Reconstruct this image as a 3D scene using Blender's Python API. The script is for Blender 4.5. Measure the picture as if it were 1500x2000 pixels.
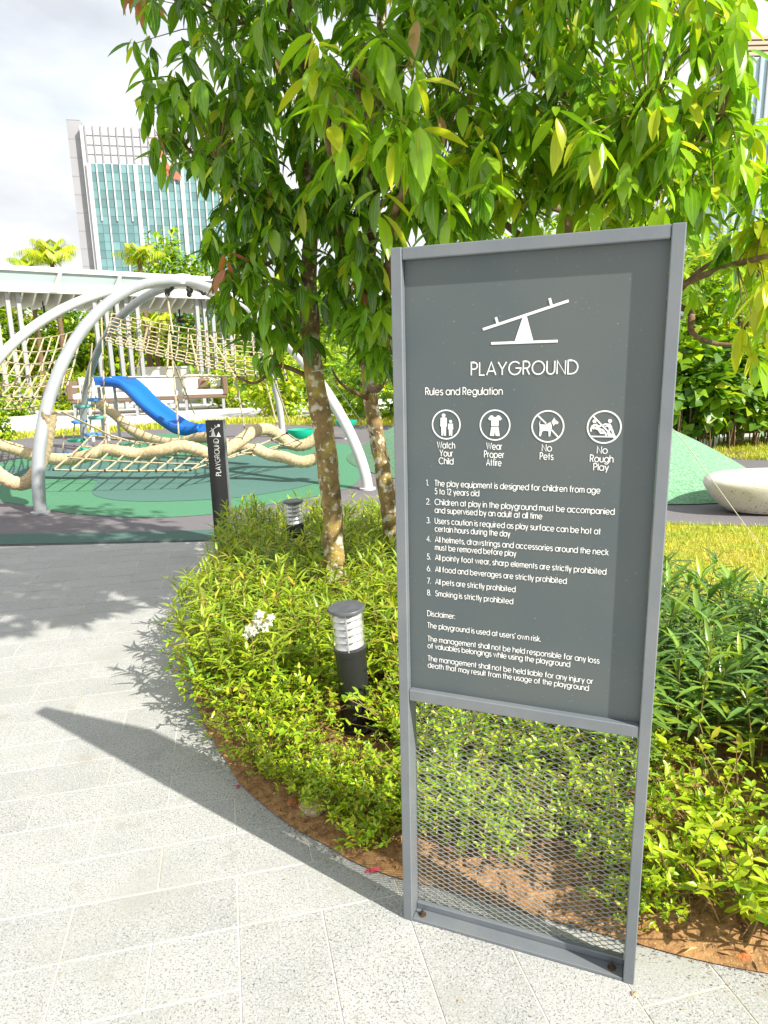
import bpy, math, random
import numpy as np
from mathutils import Vector, Matrix
from mathutils.noise import noise as pnoise
random.seed(7); rnd = random.random
def ru(a, b): return a + (b - a) * rnd()
R_ = math.radians
for o in list(bpy.data.objects): bpy.data.objects.remove(o)
scn = bpy.context.scene
COL = scn.collection

# ------------------------------------------------------------------ camera
PITCH, ROLL, FPX, CH = 0.218860, -0.0235821635, 1317.56, 1.55
_F = Vector((0, math.cos(PITCH), -math.sin(PITCH)))
_R0 = Vector((1, 0, 0)); _U0 = _R0.cross(_F)
CR = math.cos(ROLL) * _R0 + math.sin(ROLL) * _U0
CU = -math.sin(ROLL) * _R0 + math.cos(ROLL) * _U0
EYE = Vector((0, 0, CH))
cam = bpy.data.cameras.new('camera'); camo = bpy.data.objects.new('camera', cam); COL.objects.link(camo)
cam.sensor_fit = 'HORIZONTAL'; cam.sensor_width = 36; cam.lens = 36 * FPX / 1500
cam.clip_start = 0.05; cam.clip_end = 3000
m = Matrix((CR, CU, -_F)).transposed().to_4x4(); m.translation = EYE
camo.matrix_world = m
scn.camera = camo

# ------------------------------------------------------------------ light
SUN = Vector((1.673, -1.236, 1.802)).normalized()
EL = math.asin(SUN.z); AZ = math.atan2(SUN.x, SUN.y)
w = bpy.data.worlds.new('World'); scn.world = w; w.use_nodes = True
nt = w.node_tree; N = nt.nodes; L = nt.links
bg = N['Background']; bg.inputs['Strength'].default_value = 0.1
sky = N.new('ShaderNodeTexSky'); sky.sky_type = 'NISHITA'; sky.sun_disc = False
sky.sun_elevation = EL; sky.sun_rotation = AZ; sky.altitude = 50; sky.dust_density = 1.5
tc = N.new('ShaderNodeTexCoord')
mp = N.new('ShaderNodeMapping'); mp.inputs['Scale'].default_value = (1.0, 1.0, 2.6); L.new(tc.outputs['Generated'], mp.inputs[0])
nz = N.new('ShaderNodeTexNoise'); nz.inputs['Scale'].default_value = 2.2; nz.inputs['Detail'].default_value = 7; nz.inputs['Roughness'].default_value = .52
nz.inputs['Distortion'].default_value = .35
L.new(mp.outputs[0], nz.inputs['Vector'])
cr = N.new('ShaderNodeValToRGB'); cr.color_ramp.elements[0].position = .30; cr.color_ramp.elements[0].color = (.62, .62, .62, 1)
cr.color_ramp.elements[1].position = .52; cr.color_ramp.elements[1].color = (1, 1, 1, 1); L.new(nz.outputs[0], cr.inputs[0])
nz2 = N.new('ShaderNodeTexNoise'); nz2.inputs['Scale'].default_value = 3.1; nz2.inputs['Detail'].default_value = 6; L.new(mp.outputs[0], nz2.inputs['Vector'])
cr2 = N.new('ShaderNodeValToRGB'); cr2.color_ramp.elements[0].position = .34; cr2.color_ramp.elements[0].color = (3.45, 3.6, 3.85, 1)
cr2.color_ramp.elements[1].position = .56; cr2.color_ramp.elements[1].color = (5.0, 5.05, 5.05, 1); L.new(nz2.outputs[0], cr2.inputs[0])
mx = N.new('ShaderNodeMixRGB'); L.new(cr.outputs[0], mx.inputs[0]); L.new(sky.outputs[0], mx.inputs[1]); L.new(cr2.outputs[0], mx.inputs[2])
L.new(mx.outputs[0], bg.inputs['Color'])
sl = bpy.data.lights.new('sun', 'SUN'); sl.energy = 4.0; sl.angle = R_(0.6); sl.color = (1, .95, .86)
so = bpy.data.objects.new('sun', sl); COL.objects.link(so); so.rotation_euler = (-SUN).to_track_quat('-Z', 'Y').to_euler(); so.location = SUN * 30
vs = scn.view_settings; vs.view_transform = 'Standard'; vs.look = 'None'; vs.gamma = 1; vs.use_curve_mapping = False
vs.exposure = 1.2
scn.render.engine = 'CYCLES'

# ------------------------------------------------------------------ pixel helpers (photo pixel + depth -> a point in the place)
def ray(px, py): return CR * ((px - 750) / FPX) + CU * ((1000 - py) / FPX) + _F
def G(px, py, z=0.0):
    d = ray(px, py); t = (z - CH) / d.z; return EYE + d * t
def P(px, py, y):
    d = ray(px, py); return EYE + d * (y / d.y)
def proj(v):
    d = Vector(v) - EYE; z = d.dot(_F)
    return (750 + FPX * d.dot(CR) / z, 1000 - FPX * d.dot(CU) / z, z)

# ------------------------------------------------------------------ materials
MATS = {}
def mat(name, col, rough=.6, col2=None, scale=20, lo=.4, hi=.6, bump=0, bscale=None, transl=0, var=0, metal=0, spec=.5, detail=4, coord='Object', extra=None, vein=0):
    mm = bpy.data.materials.new(name); mm.use_nodes = True; t = mm.node_tree; n = t.nodes; l = t.links
    b = n['Principled BSDF']; b.inputs['Roughness'].default_value = rough; b.inputs['Metallic'].default_value = metal
    b.inputs['Specular IOR Level'].default_value = spec
    c = n.new('ShaderNodeRGB'); c.outputs[0].default_value = (*col, 1); out = c.outputs[0]
    tcn = n.new('ShaderNodeTexCoord')
    if coord == 'World':
        gm = n.new('ShaderNodeNewGeometry'); vec = gm.outputs['Position']
    else: vec = tcn.outputs[coord]
    def layer(out, colx, scale, lo, hi, detail=4):
        z = n.new('ShaderNodeTexNoise'); z.inputs['Scale'].default_value = scale; z.inputs['Detail'].default_value = detail; l.new(vec, z.inputs['Vector'])
        r = n.new('ShaderNodeMapRange'); r.inputs[1].default_value = lo; r.inputs[2].default_value = hi; l.new(z.outputs[0], r.inputs[0])
        x = n.new('ShaderNodeMixRGB'); l.new(r.outputs[0], x.inputs[0]); l.new(out, x.inputs[1]); x.inputs[2].default_value = (*colx, 1)
        return x.outputs[0]
    if col2: out = layer(out, col2, scale, lo, hi, detail)
    for e in (extra or []): out = layer(out, *e)
    if vein:   # pale midrib and two long side veins
        sx_ = n.new('ShaderNodeSeparateXYZ'); l.new(tcn.outputs['UV'], sx_.inputs[0])
        def mth(op, a_, b_=0):
            q_ = n.new('ShaderNodeMath'); q_.operation = op
            for k_, v_ in enumerate((a_, b_)):
                if hasattr(v_, 'links'): l.new(v_, q_.inputs[k_])
                else: q_.inputs[k_].default_value = v_
            return q_.outputs[0]
        dd = mth('ABSOLUTE', mth('SUBTRACT', sx_.outputs[1], .5)); side = mth('ADD', mth('ABSOLUTE', mth('SUBTRACT', dd, .27)), .025)
        mn = mth('MINIMUM', dd, side); r_ = n.new('ShaderNodeMapRange'); r_.inputs[1].default_value = .02; r_.inputs[2].default_value = .07; r_.inputs[3].default_value = vein; r_.inputs[4].default_value = 0; l.new(mn, r_.inputs[0])
        x_ = n.new('ShaderNodeMixRGB'); l.new(r_.outputs[0], x_.inputs[0]); l.new(out, x_.inputs[1]); x_.inputs[2].default_value = (.36, .46, .10, 1); out = x_.outputs[0]
    if var:
        oi = n.new('ShaderNodeObjectInfo'); ge = n.new('ShaderNodeNewGeometry')
        ad = n.new('ShaderNodeMath'); ad.operation = 'ADD'; l.new(oi.outputs['Random'], ad.inputs[0]); l.new(ge.outputs['Random Per Island'], ad.inputs[1])
        fr = n.new('ShaderNodeMath'); fr.operation = 'FRACT'; l.new(ad.outputs[0], fr.inputs[0])
        r = n.new('ShaderNodeMapRange'); r.inputs[3].default_value = 1 - var; r.inputs[4].default_value = 1 + var; l.new(fr.outputs[0], r.inputs[0])
        hs = n.new('ShaderNodeHueSaturation'); l.new(r.outputs[0], hs.inputs['Value']); l.new(out, hs.inputs['Color']); out = hs.outputs[0]
    l.new(out, b.inputs['Base Color'])
    if bump:
        z = n.new('ShaderNodeTexNoise'); z.inputs['Scale'].default_value = bscale or scale; z.inputs['Detail'].default_value = 5; l.new(vec, z.inputs['Vector'])
        bp = n.new('ShaderNodeBump'); bp.inputs['Strength'].default_value = bump; bp.inputs['Distance'].default_value = .01; l.new(z.outputs[0], bp.inputs['Height']); l.new(bp.outputs[0], b.inputs['Normal'])
    if transl:
        tr = n.new('ShaderNodeBsdfTranslucent'); l.new(out, tr.inputs['Color'])
        if True:
            g = n.new('ShaderNodeMixRGB'); g.blend_type = 'MULTIPLY'; g.inputs[0].default_value = 1; g.inputs[2].default_value = (1.35, 1.4, .4, 1); l.new(out, g.inputs[1]); l.new(g.outputs[0], tr.inputs['Color'])
        ms = n.new('ShaderNodeMixShader'); ms.inputs[0].default_value = transl; l.new(b.outputs[0], ms.inputs[1]); l.new(tr.outputs[0], ms.inputs[2])
        l.new(ms.outputs[0], n['Material Output'].inputs['Surface'])
    MATS[name] = mm; return mm

M_frame = mat('painted steel grey', (.165, .185, .205), .40, (.20, .215, .23), 9, .35, .7, bump=.05, bscale=60, metal=.25)
M_panel = mat('grey sign sheet', (.080, .103, .110), .42, (.094, .112, .114), 5, .3, .7, spec=.35, extra=[((.125, .135, .13), 1.6, .5, .8, 3), ((.20, .21, .20), 150, .70, .74, 2)])
M_white = mat('white print', (.82, .82, .80), .5)
M_mesh = mat('grey expanded metal', (.27, .28, .28), .4, metal=.4)
M_bolt = mat('dark bolt', (.06, .055, .05), .5, (.14, .07, .03), 80, metal=.5)
M_tile = mat('speckled grey terrazzo', (.325, .33, .322), .62, (.38, .38, .365), 5, .3, .7, bump=.1, bscale=220, var=.05, coord='World',
             extra=[((.19, .195, .19), 230, .575, .625, 1), ((.48, .48, .46), 160, .60, .66, 1), ((.12, .125, .12), 150, .66, .68, 1), ((.30, .305, .28), 2.1, .52, .75, 5), ((.26, .255, .22), 7, .62, .80, 5)])
M_grout = mat('pale grout', (.54, .53, .47), .8, (.40, .33, .20), 3.5, .5, .7, coord='World')
M_soil = mat('red brown soil', (.25, .125, .045), .95, (.36, .20, .08), 26, .4, .62, bump=.9, bscale=45, coord='World', extra=[((.14, .07, .025), 38, .50, .68, 6), ((.42, .27, .13), 150, .58, .68, 2)])
M_rubber = mat('charcoal rubber crumb', (.115, .105, .115), .85, (.15, .14, .15), 120, .4, .6, bump=.25, bscale=250, coord='World', extra=[((.17, .155, .16), 1.2, .5, .8, 4)])
M_green = mat('green rubber crumb', (.045, .175, .09), .85, (.075, .225, .125), 150, .4, .6, bump=.25, bscale=250, coord='World')
M_teal = mat('dark teal rubber crumb', (.045, .125, .105), .85, (.08, .175, .15), 140, .4, .6, bump=.25, bscale=250, coord='World')
M_strip = mat('dark green rubber strip', (.045, .10, .085), .85, (.06, .13, .105), 140, .4, .6, bump=.25, bscale=250, coord='World')
M_mound = mat('mint green rubber mound', (.10, .25, .13), .85, (.21, .37, .24), 42, .40, .62, bump=.25, bscale=200, coord='World')
M_land = mat('pale concrete ground', (.40, .40, .37), .9, (.48, .47, .44), .6, .3, .7, coord='World')
M_walk = mat('pale walkway paving', (.55, .53, .49), .8, (.62, .60, .56), 1.2, .3, .7, coord='World')
M_grassb = mat('turf base', (.27, .29, .03), .95, (.40, .36, .07), 7, .4, .65, bump=.4, bscale=60, coord='World')
M_blade = mat('yellow green grass blade', (.36, .44, .035), .6, (.52, .46, .07), 2.5, .42, .62, transl=.35, var=.3, coord='World')  # yellow-green blades with straw-yellow patches
M_bark = mat('lichen mottled bark', (.25, .165, .065), .9, (.15, .10, .045), 16, .42, .60, bump=.7, bscale=55, extra=[((.38, .29, .07), 8, .50, .64, 4), ((.52, .48, .36), 17, .55, .62, 5), ((.09, .06, .03), 11, .58, .68, 4), ((.58, .55, .44), 34, .61, .66, 3)])
M_branch = mat('brown branch bark', (.13, .075, .035), .85, (.20, .14, .08), 25, .45, .65, bump=.4, bscale=60)
M_twig = mat('thin green brown twig', (.16, .12, .03), .7)
LEAF = [mat('dark glossy leaf', (.060, .165, .012), .22, transl=.38, var=.4, spec=.7, vein=.45),
        mat('mid green glossy leaf', (.145, .32, .014), .2, transl=.42, var=.35, spec=.7, vein=.45),
        mat('light green leaf', (.27, .46, .018), .22, transl=.42, var=.3, spec=.7, vein=.45),
        mat('young yellow leaf', (.52, .56, .03), .3, transl=.45, var=.2, vein=.45),
        mat('new reddish leaf', (.42, .17, .07), .35, transl=.4, var=.2),
        mat('dry brown leaf', (.40, .25, .10), .6, transl=.2, var=.3)]
SH1 = [mat('willow leaf lime', (.35, .45, .03), .34, transl=.38, var=.3), mat('willow leaf green', (.21, .33, .03), .34, transl=.35, var=.3), mat('willow leaf yellowed', (.52, .42, .05), .45, transl=.35, var=.25)]  # yellow-green, green and yellowed leaf colours, mixed at random
SH2 = [mat('small bright leaf', (.37, .49, .018), .30, transl=.35, var=.3), mat('small green leaf', (.20, .36, .018), .33, transl=.35, var=.3), mat('small yellow leaf', (.45, .42, .03), .4, transl=.4, var=.2)]
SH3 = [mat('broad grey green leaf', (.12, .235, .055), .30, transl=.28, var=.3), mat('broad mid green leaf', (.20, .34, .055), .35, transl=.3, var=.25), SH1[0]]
M_stem = mat('green red stem', (.20, .13, .04), .7)
M_black = mat('black powder coat', (.018, .019, .02), .42)
M_cap = mat('charcoal lamp cap', (.07, .075, .085), .45, (.10, .105, .11), 30, .4, .7)
M_louv = mat('silver white louvre', (.55, .55, .54), .3, metal=.6)
M_clear = bpy.data.materials.new('clear acrylic'); M_clear.use_nodes = True
_t = M_clear.node_tree; _b = _t.nodes['Principled BSDF']; _b.inputs['Base Color'].default_value = (.9, .92, .88, 1); _b.inputs['Roughness'].default_value = .12
_x = _t.nodes.new('ShaderNodeBsdfTransparent'); _m = _t.nodes.new('ShaderNodeMixShader'); _m.inputs[0].default_value = .05; _t.links.new(_x.outputs[0], _m.inputs[1]); _t.links.new(_b.outputs[0], _m.inputs[2]); _t.links.new(_m.outputs[0], _t.nodes['Material Output'].inputs['Surface'])
M_tube = mat('white painted tube', (.50, .51, .50), .3, (.56, .56, .54), 3, .4, .7)
M_tubeg = mat('silver galvanised tube', (.34, .36, .38), .34, (.40, .42, .43), 5, .4, .7, metal=.3)
M_rope = mat('cream rope', (.50, .42, .27), .85, (.36, .29, .17), 60, .45, .6)
M_braid = mat('tan braided rope', (.60, .49, .31), .85, (.42, .30, .15), 40, .4, .65, bump=.4, bscale=80)
M_joint = mat('black rope joint', (.03, .032, .035), .5)
M_blue = mat('blue slide plastic', (.004, .13, .52), .28)
M_disc = [mat('teal step plastic', (.10, .36, .31), .4), mat('blue step plastic', (.08, .27, .62), .4), mat('green step plastic', (.04, .42, .28), .4)]
M_tealp = mat('turquoise plastic', (.01, .42, .28), .35)
M_stone = mat('white terrazzo bench', (.62, .59, .52), .6, (.56, .53, .46), 4, .4, .7, coord='World', extra=[((.30, .24, .12), 55, .66, .70, 1)])
M_pw = mat('white pergola paint', (.62, .62, .58), .5)
M_pg = mat('grey pergola post', (.29, .30, .31), .5)
M_glass = mat('pale canopy glass', (.27, .34, .33), .15, spec=.7)
M_cush = mat('white cushion', (.72, .69, .65), .9)
M_wick = mat('brown wicker', (.20, .13, .09), .9, (.11, .07, .05), 60, .4, .6)
M_tw = mat('tower white cladding', (.46, .46, .47), .6)
M_tg = mat('tower grey cladding', (.28, .28, .295), .6, (.30, .30, .315), .3, .4, .6)
M_tglass = mat('tower teal glass', (.10, .20, .21), .2, (.14, .26, .265), .22, .35, .65, spec=.5, var=.25)
M_tdark = mat('tower dark joint', (.27, .27, .30), .6)
M_red = mat('red orange emblem', (.72, .13, .07), .5)
M_tb = mat('tower pale blue glass', (.36, .50, .55), .2)
M_brown = mat('brown crown cladding', (.42, .33, .24), .7)
BUSH = [mat('bush dark leaf', (.085, .19, .018), .4, transl=.35, var=.4), mat('bush mid leaf', (.19, .34, .015), .4, transl=.38, var=.35), mat('bush bright leaf', (.36, .50, .015), .4, transl=.4, var=.3), mat('bush yellow leaf', (.50, .50, .02), .45, transl=.4, var=.25)]
M_petal = mat('white petal', (.58, .58, .55), .6, transl=.3)
M_pink = mat('red fallen petal', (.55, .06, .10), .6)
M_rock = mat('mottled garden stone', (.36, .27, .17), .9, (.52, .44, .32), 22, .45, .6, bump=.6, bscale=40)
M_brick = mat('orange brick lump', (.42, .15, .04), .9, (.30, .10, .03), 30, .4, .6, bump=.5, bscale=60)
M_wire = mat('pale guy wire', (.50, .51, .45), .5)

# ------------------------------------------------------------------ mesh helpers
def tag(o, label=None, cat=None, group=None, kind=None):
    if label: o['label'] = label
    if cat: o['category'] = cat
    if group: o['group'] = group
    if kind: o['kind'] = kind
    return o
def empty(name, loc, label=None, cat=None, group=None, rz=0):
    o = bpy.data.objects.new(name, None); o.empty_display_size = .1; COL.objects.link(o)
    o.location = loc; o.rotation_euler.z = rz
    return tag(o, label, cat, group)
def link(name, me, parent=None, loc=None):
    o = bpy.data.objects.new(name, me); COL.objects.link(o)
    if parent is not None: o.parent = parent
    if loc is not None: o.location = loc
    return o
class MB:
    def __init__(s, off=(0, 0, 0)): s.v = []; s.f = []; s.mi = []; s.off = Vector(off)
    def add(s, vs, fs, mi=0):
        k = len(s.v); o = s.off
        s.v += [(p[0] - o.x, p[1] - o.y, p[2] - o.z) for p in vs]; s.f += [[i + k for i in f] for f in fs]; s.mi += [mi] * len(fs)
    def box(s, a, b, mi=0, bev=0):
        x0, y0, z0 = a; x1, y1, z1 = b
        if not bev:
            vs = [(x, y, z) for z in (z0, z1) for y in (y0, y1) for x in (x0, x1)]
            s.add(vs, [(0, 2, 3, 1), (4, 5, 7, 6), (0, 1, 5, 4), (2, 6, 7, 3), (0, 4, 6, 2), (1, 3, 7, 5)], mi)
        else:
            e = bev; vs = []; fs = []
            for (zz, q) in ((z0, e), (z0 + e, 0), (z1 - e, 0), (z1, e)):
                X0, X1, Y0, Y1 = x0 + q, x1 - q, y0 + q, y1 - q; c = e if q == 0 else e * .4
                vs += [(X0 + c, Y0, zz), (X1 - c, Y0, zz), (X1, Y0 + c, zz), (X1, Y1 - c, zz), (X1 - c, Y1, zz), (X0 + c, Y1, zz), (X0, Y1 - c, zz), (X0, Y0 + c, zz)]
            for k in range(3):
                for i in range(8): fs.append((k * 8 + i, k * 8 + (i + 1) % 8, k * 8 + 8 + (i + 1) % 8, k * 8 + 8 + i))
            fs.append(tuple(range(7, -1, -1))); fs.append(tuple(range(24, 32))); s.add(vs, fs, mi)
    def poly(s, pts, mi=0): s.add(pts, [list(range(len(pts)))], mi)
    def prism(s, pts, dz, mi=0):   # polygon extruded by vector dz
        n = len(pts); d = Vector(dz); top = [Vector(p) + d for p in pts]
        s.add(list(pts) + top, [list(range(n))[::-1], list(range(n, 2 * n))] + [(i, (i + 1) % n, n + (i + 1) % n, n + i) for i in range(n)], mi)
    def tube(s, path, r, n=8, mi=0, cap=True, jit=0):
        path = [Vector(p) for p in path]; m_ = len(path)
        if not hasattr(r, '__len__'): r = [r] * m_
        vs = []; fs = []; up = None
        for i, p in enumerate(path):
            t = (path[min(i + 1, m_ - 1)] - path[max(i - 1, 0)]).normalized()
            if up is None: up = t.orthogonal().normalized()
            up = (up - t * up.dot(t))
            up = up.normalized() if up.length > 1e-6 else t.orthogonal().normalized()
            sd = t.cross(up)
            for k in range(n):
                a = 2 * math.pi * k / n; rr = r[i] * (1 + (jit * pnoise((p * 9 + Vector((k * 1.7, 0, 0)))) if jit else 0))
                vs.append(p + (up * math.cos(a) + sd * math.sin(a)) * rr)
        for i in range(m_ - 1):
            for k in range(n): fs.append((i * n + k, i * n + (k + 1) % n, (i + 1) * n + (k + 1) % n, (i + 1) * n + k))
        if cap: fs += [list(range(n))[::-1], list(range((m_ - 1) * n, m_ * n))]
        s.add(vs, fs, mi)
    def lathe(s, prof, n=24, c=(0, 0, 0), mi=0):
        vs = []; fs = []; m_ = len(prof)
        for (r, z) in prof:
            for k in range(n): a = 2 * math.pi * k / n; vs.append((c[0] + r * math.cos(a), c[1] + r * math.sin(a), c[2] + z))
        for i in range(m_ - 1):
            for k in range(n): fs.append((i * n + k, i * n + (k + 1) % n, (i + 1) * n + (k + 1) % n, (i + 1) * n + k))
        fs += [list(range(n))[::-1], list(range((m_ - 1) * n, m_ * n))]; s.add(vs, fs, mi)
    def ball(s, c, r, n=10, mi=0):
        c = Vector(c); prof = [(max(r * math.sin(math.pi * i / 6), 1e-4), -r * math.cos(math.pi * i / 6)) for i in range(7)]; s.lathe(prof, n, c, mi)
    def mesh(s, name, mats, smooth=False):
        me = bpy.data.meshes.new(name); me.from_pydata([tuple(v) for v in s.v], [], s.f)
        for mm in (mats if isinstance(mats, (list, tuple)) else [mats]): me.materials.append(mm)
        me.polygons.foreach_set('material_index', s.mi)
        if smooth: me.polygons.foreach_set('use_smooth', [True] * len(s.f))
        me.update()
        if smooth and smooth != 'all': me.set_sharp_from_angle(angle=R_(40))
        return me
    def build(s, name, mats, parent=None, smooth=False):
        return link(name, s.mesh(name, mats, smooth), parent)
def spline(pts, n=8):   # Catmull-Rom through the points
    pts = [Vector(p) for p in pts]; out = []
    for i in range(len(pts) - 1):
        a, b, c, d = pts[max(i - 1, 0)], pts[i], pts[i + 1], pts[min(i + 2, len(pts) - 1)]
        for k in range(n):
            t = k / n; out.append(.5 * ((2 * b) + (c - a) * t + (2 * a - 5 * b + 4 * c - d) * t * t + (3 * b - a - 3 * c + d) * t ** 3))
    out.append(pts[-1]); return out
def basis(d, nrm):
    d = d.normalized(); n = nrm - d * nrm.dot(d)
    n = n.normalized() if n.length > 1e-5 else d.orthogonal().normalized()
    s = n.cross(d); return Matrix((d, s, n)).transposed()
LUV = {}
def set_uv(me, UV):
    li = np.empty(len(me.loops), dtype=np.int32); me.loops.foreach_get('vertex_index', li)
    me.uv_layers.new(name='UVMap').data.foreach_set('uv', UV[li].ravel().astype(np.float32))
def leaf_tmpl(width, droop, fold, st=(0, .12, .30, .52, .74, .90, 1), wd=(.02, .56, .93, 1, .72, .30, .0), stalk=.0):
    vs = []; fs = []
    for x, q in zip(st, wd):
        z = -droop * x * x; hw = width * .5 * q
        vs += [(x, -hw, z + fold * hw), (x, 0, z), (x, hw, z + fold * hw)]
    for i in range(len(st) - 1):
        a = i * 3; b = a + 3
        fs += [(a, a + 1, b + 1, b), (a + 1, a + 2, b + 2, b + 1)]
    LUV[len(vs)] = np.array([(x, y) for x in st for y in (0, .5, 1)])
    return np.array(vs), fs
def tmpl_mesh(name, t, mm):
    me = bpy.data.meshes.new(name); me.from_pydata([tuple(v) for v in t[0]], [], t[1]); me.materials.append(mm)
    me.polygons.foreach_set('use_smooth', [True] * len(t[1])); set_uv(me, LUV[len(t[0])]); me.update(); return me
def inst_mesh(name, tmpls, items, mats):   # items: (template index, 4x4 Matrix, material index) -> one mesh
    V = []; F = []; MI = []; k = 0
    for ti, M, mi in items:
        v, f = tmpls[ti]; A = np.array(M); V.append(v @ A[:3, :3].T + A[:3, 3]); 
        F += [tuple(i + k for i in q) for q in f]; MI += [mi] * len(f); k += len(v)
    me = bpy.data.meshes.new(name)
    if V:
        me.from_pydata(np.concatenate(V).tolist(), [], F)
        me.polygons.foreach_set('material_index', MI); me.polygons.foreach_set('use_smooth', [True] * len(F))
    if V: set_uv(me, np.concatenate([LUV[len(q)] for q in V]))
    for mm in mats: me.materials.append(mm)
    me.update(); return me
def xf(loc, d, n, s, sy=None):
    B = basis(d, n); M = B.to_4x4()
    M = M @ Matrix.Diagonal((s, s if sy is None else sy, s, 1)); M.translation = loc; return M

# =================================================================== SETTING
def sheet(name, pts, z, mm, kind='structure'):
    b = MB(); b.poly([(p[0], p[1], z) for p in pts]); o = b.build(name, mm); tag(o, kind=kind); return o
sheet('ground', [(-900, -300), (900, -300), (900, 1200), (-900, 1200)], -.06, M_land)
UA = Vector((.974, .226)); VA = Vector((-.226, .974))
def uv2(u, v): q = UA * u + VA * v; return q
bed_front = [(-1.50, 5.93), (-1.42, 5.35), (-1.332, 4.821), (-1.212, 4.08), (-1.038, 3.324), (-.933, 2.982), (-.811, 2.697), (-.696, 2.493), (-.622, 2.365), (-.553, 2.249), (-.361, 2.041),
             (-.211, 1.923), (-.107, 1.838), (.027, 1.77), (.127, 1.736), (.40, 1.62), (.649, 1.52), (.755, 1.477), (.86, 1.443), (.952, 1.419), (1.5, 1.28), (2.4, 1.15), (3.6, 1.05)]
bed_back = [(4.4, 2.9), (3.2, 3.15), (2.4, 3.35), (1.9, 3.7), (1.65, 4.9), (1.6, 5.6), (1.55, 6.05), (.6, 6.02), (-.5, 5.99)]
def inside(p, poly):
    c = False; n = len(poly); x, y = p[0], p[1]
    for i in range(n):
        a, b = poly[i], poly[i - 1]
        if (a[1] > y) != (b[1] > y) and x < (b[0] - a[0]) * (y - a[1]) / (b[1] - a[1]) + a[0]: c = not c
    return c
bed_poly = bed_front + bed_back
# paved plaza: grout bed, then every tile a slab of its own
plaza = sheet('plaza_paving', [(-4.6, .3), (3.6, .3), (3.6, 3.0), (1.2, 6.0), (-1.4, 6.0), (-6.2, 6.0), (-6.2, 2.6)], -.0012, M_grout)
def tile(u0, u1, v0, v1):
    g = .0021; dz = ru(.0002, .0012); c = .0012
    q = [(u0 + g, v0 + g), (u1 - g, v0 + g), (u1 - g, v1 - g), (u0 + g, v1 - g)]
    qi = [(u0 + g + c, v0 + g + c), (u1 - g - c, v0 + g + c), (u1 - g - c, v1 - g - c), (u0 + g + c, v1 - g - c)]
    ctr = uv2((u0 + u1) / 2, (v0 + v1) / 2); b = MB((ctr.x, ctr.y, 0))
    vs = [(*uv2(*p), -.03) for p in q] + [(*uv2(*p), dz - c) for p in q] + [(*uv2(*p), dz) for p in qi]
    fs = [(8, 9, 10, 11)]
    for i in range(4):
        j = (i + 1) % 4; fs += [(i, j, 4 + j, 4 + i), (4 + i, 4 + j, 8 + j, 8 + i)]
    b.add(vs, fs); o = b.build('tile', M_tile, plaza); o.location = (ctr.x, ctr.y, 0)
PV, U0, LN = 1.668, -.064, .47
def want(u0, u1, v0, v1):
    cs = [uv2(u, v) for u in (u0, (u0 + u1) / 2, u1) for v in (v0, v1)]
    if all(inside(c, bed_poly) for c in cs): return False
    if all(c.y > 5.98 for c in cs): return False
    for c in cs:
        if c.y > .9:
            X, Y, z = proj((c.x, c.y, 0))
            if -60 < X < 1560 and -50 < Y < 2110: return True
    return False
for k in range(-3, 24):
    v0 = PV + .2 * k; off = U0 + (0 if k % 2 == 0 else LN / 2)
    for j in range(-16, 9):
        u0 = off + j * LN
        if v0 < PV - .001:
            # the last rows by the sign turn: upright slabs right of one long joint, half slabs left of it
            if u0 > U0 - .01: continue
            u0 = U0 + (j) * LN / 2 if k == -1 else u0
            if k == -1:
                if u0 > U0 - LN / 2 + .01: continue
                if want(u0, u0 + LN / 2, v0, v0 + .2): tile(u0, u0 + LN / 2, v0, v0 + .2)
                continue
            u1 = min(u0 + LN, U0)
        else: u1 = u0 + LN
        if want(u0, u1, v0, v0 + .2): tile(u0, u1, v0, v0 + .2)
for j in range(0, 9):
    for k in range(0, 3):
        a = U0 + j * .238; sft = .16 * (j % 2); v1 = PV - .5 * k + (0 if k == 0 else -sft); v0 = PV - .5 * (k + 1) - sft
        if want(a, a + .238, v0, v1): tile(a, a + .238, v0, v1)
for j in range(5, 14):   # upright slabs run on behind and right of the sign, up to the bed
    a = U0 + (j - 4) * .238
    for k in range(2):
        v0, v1 = PV + .5 * k, PV + .5 * (k + 1)
        pass

# rubber play surface
sheet('play_surface', [(-16, 5.94), (-1.5, 5.91), (1.6, 6.05), (2.68, 6.13), (3.49, 5.95), (7, 5.8), (8, 8.2), (6.3, 9.6), (4.6, 13.5), (1, 16.5), (-4.0, 18.3), (-9.0, 15.3), (-16, 13.0)], .006, M_rubber)
def gpoly(name, px, z, mm, n=5):
    pts = [G(*p) for p in px]; pts.append(pts[0]); sm = spline(pts, n)[:-1]
    # planar fan is unsafe for hollow outlines, so let an ngon carry it
    return sheet(name, sm, z, mm)
gpoly('green_play_surface', [(-120, 965), (-20, 978), (60, 990), (130, 1003), (230, 1011), (320, 1012), (420, 1005), (520, 988), (620, 970), (690, 950), (706, 925), (720, 900), (735, 878), (640, 866), (480, 866), (330, 848), (250, 862), (200, 880), (120, 884), (60, 893), (0, 905), (-120, 925)], .010, M_green, 4)
gpoly('teal_play_surface', [(-60, 922), (20, 916), (110, 905), (250, 898), (430, 893), (560, 890), (640, 912), (648, 930), (600, 950), (520, 966), (450, 975), (330, 981), (240, 980), (192, 972), (180, 962), (186, 950), (190, 941), (150, 936), (70, 935), (20, 932)], .014, M_teal, 4)
b = MB(); e0 = [G(-300, 1047), G(0, 1045), G(200, 1042), G(330, 1039), G(440, 1035)]; e1 = [Vector((-6.5, 5.945, 0)), Vector((-3.5, 5.945, 0)), Vector((-2.5, 5.935, 0)), Vector((-2.0, 5.93, 0)), Vector((-1.4, 5.92, 0))]
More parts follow.
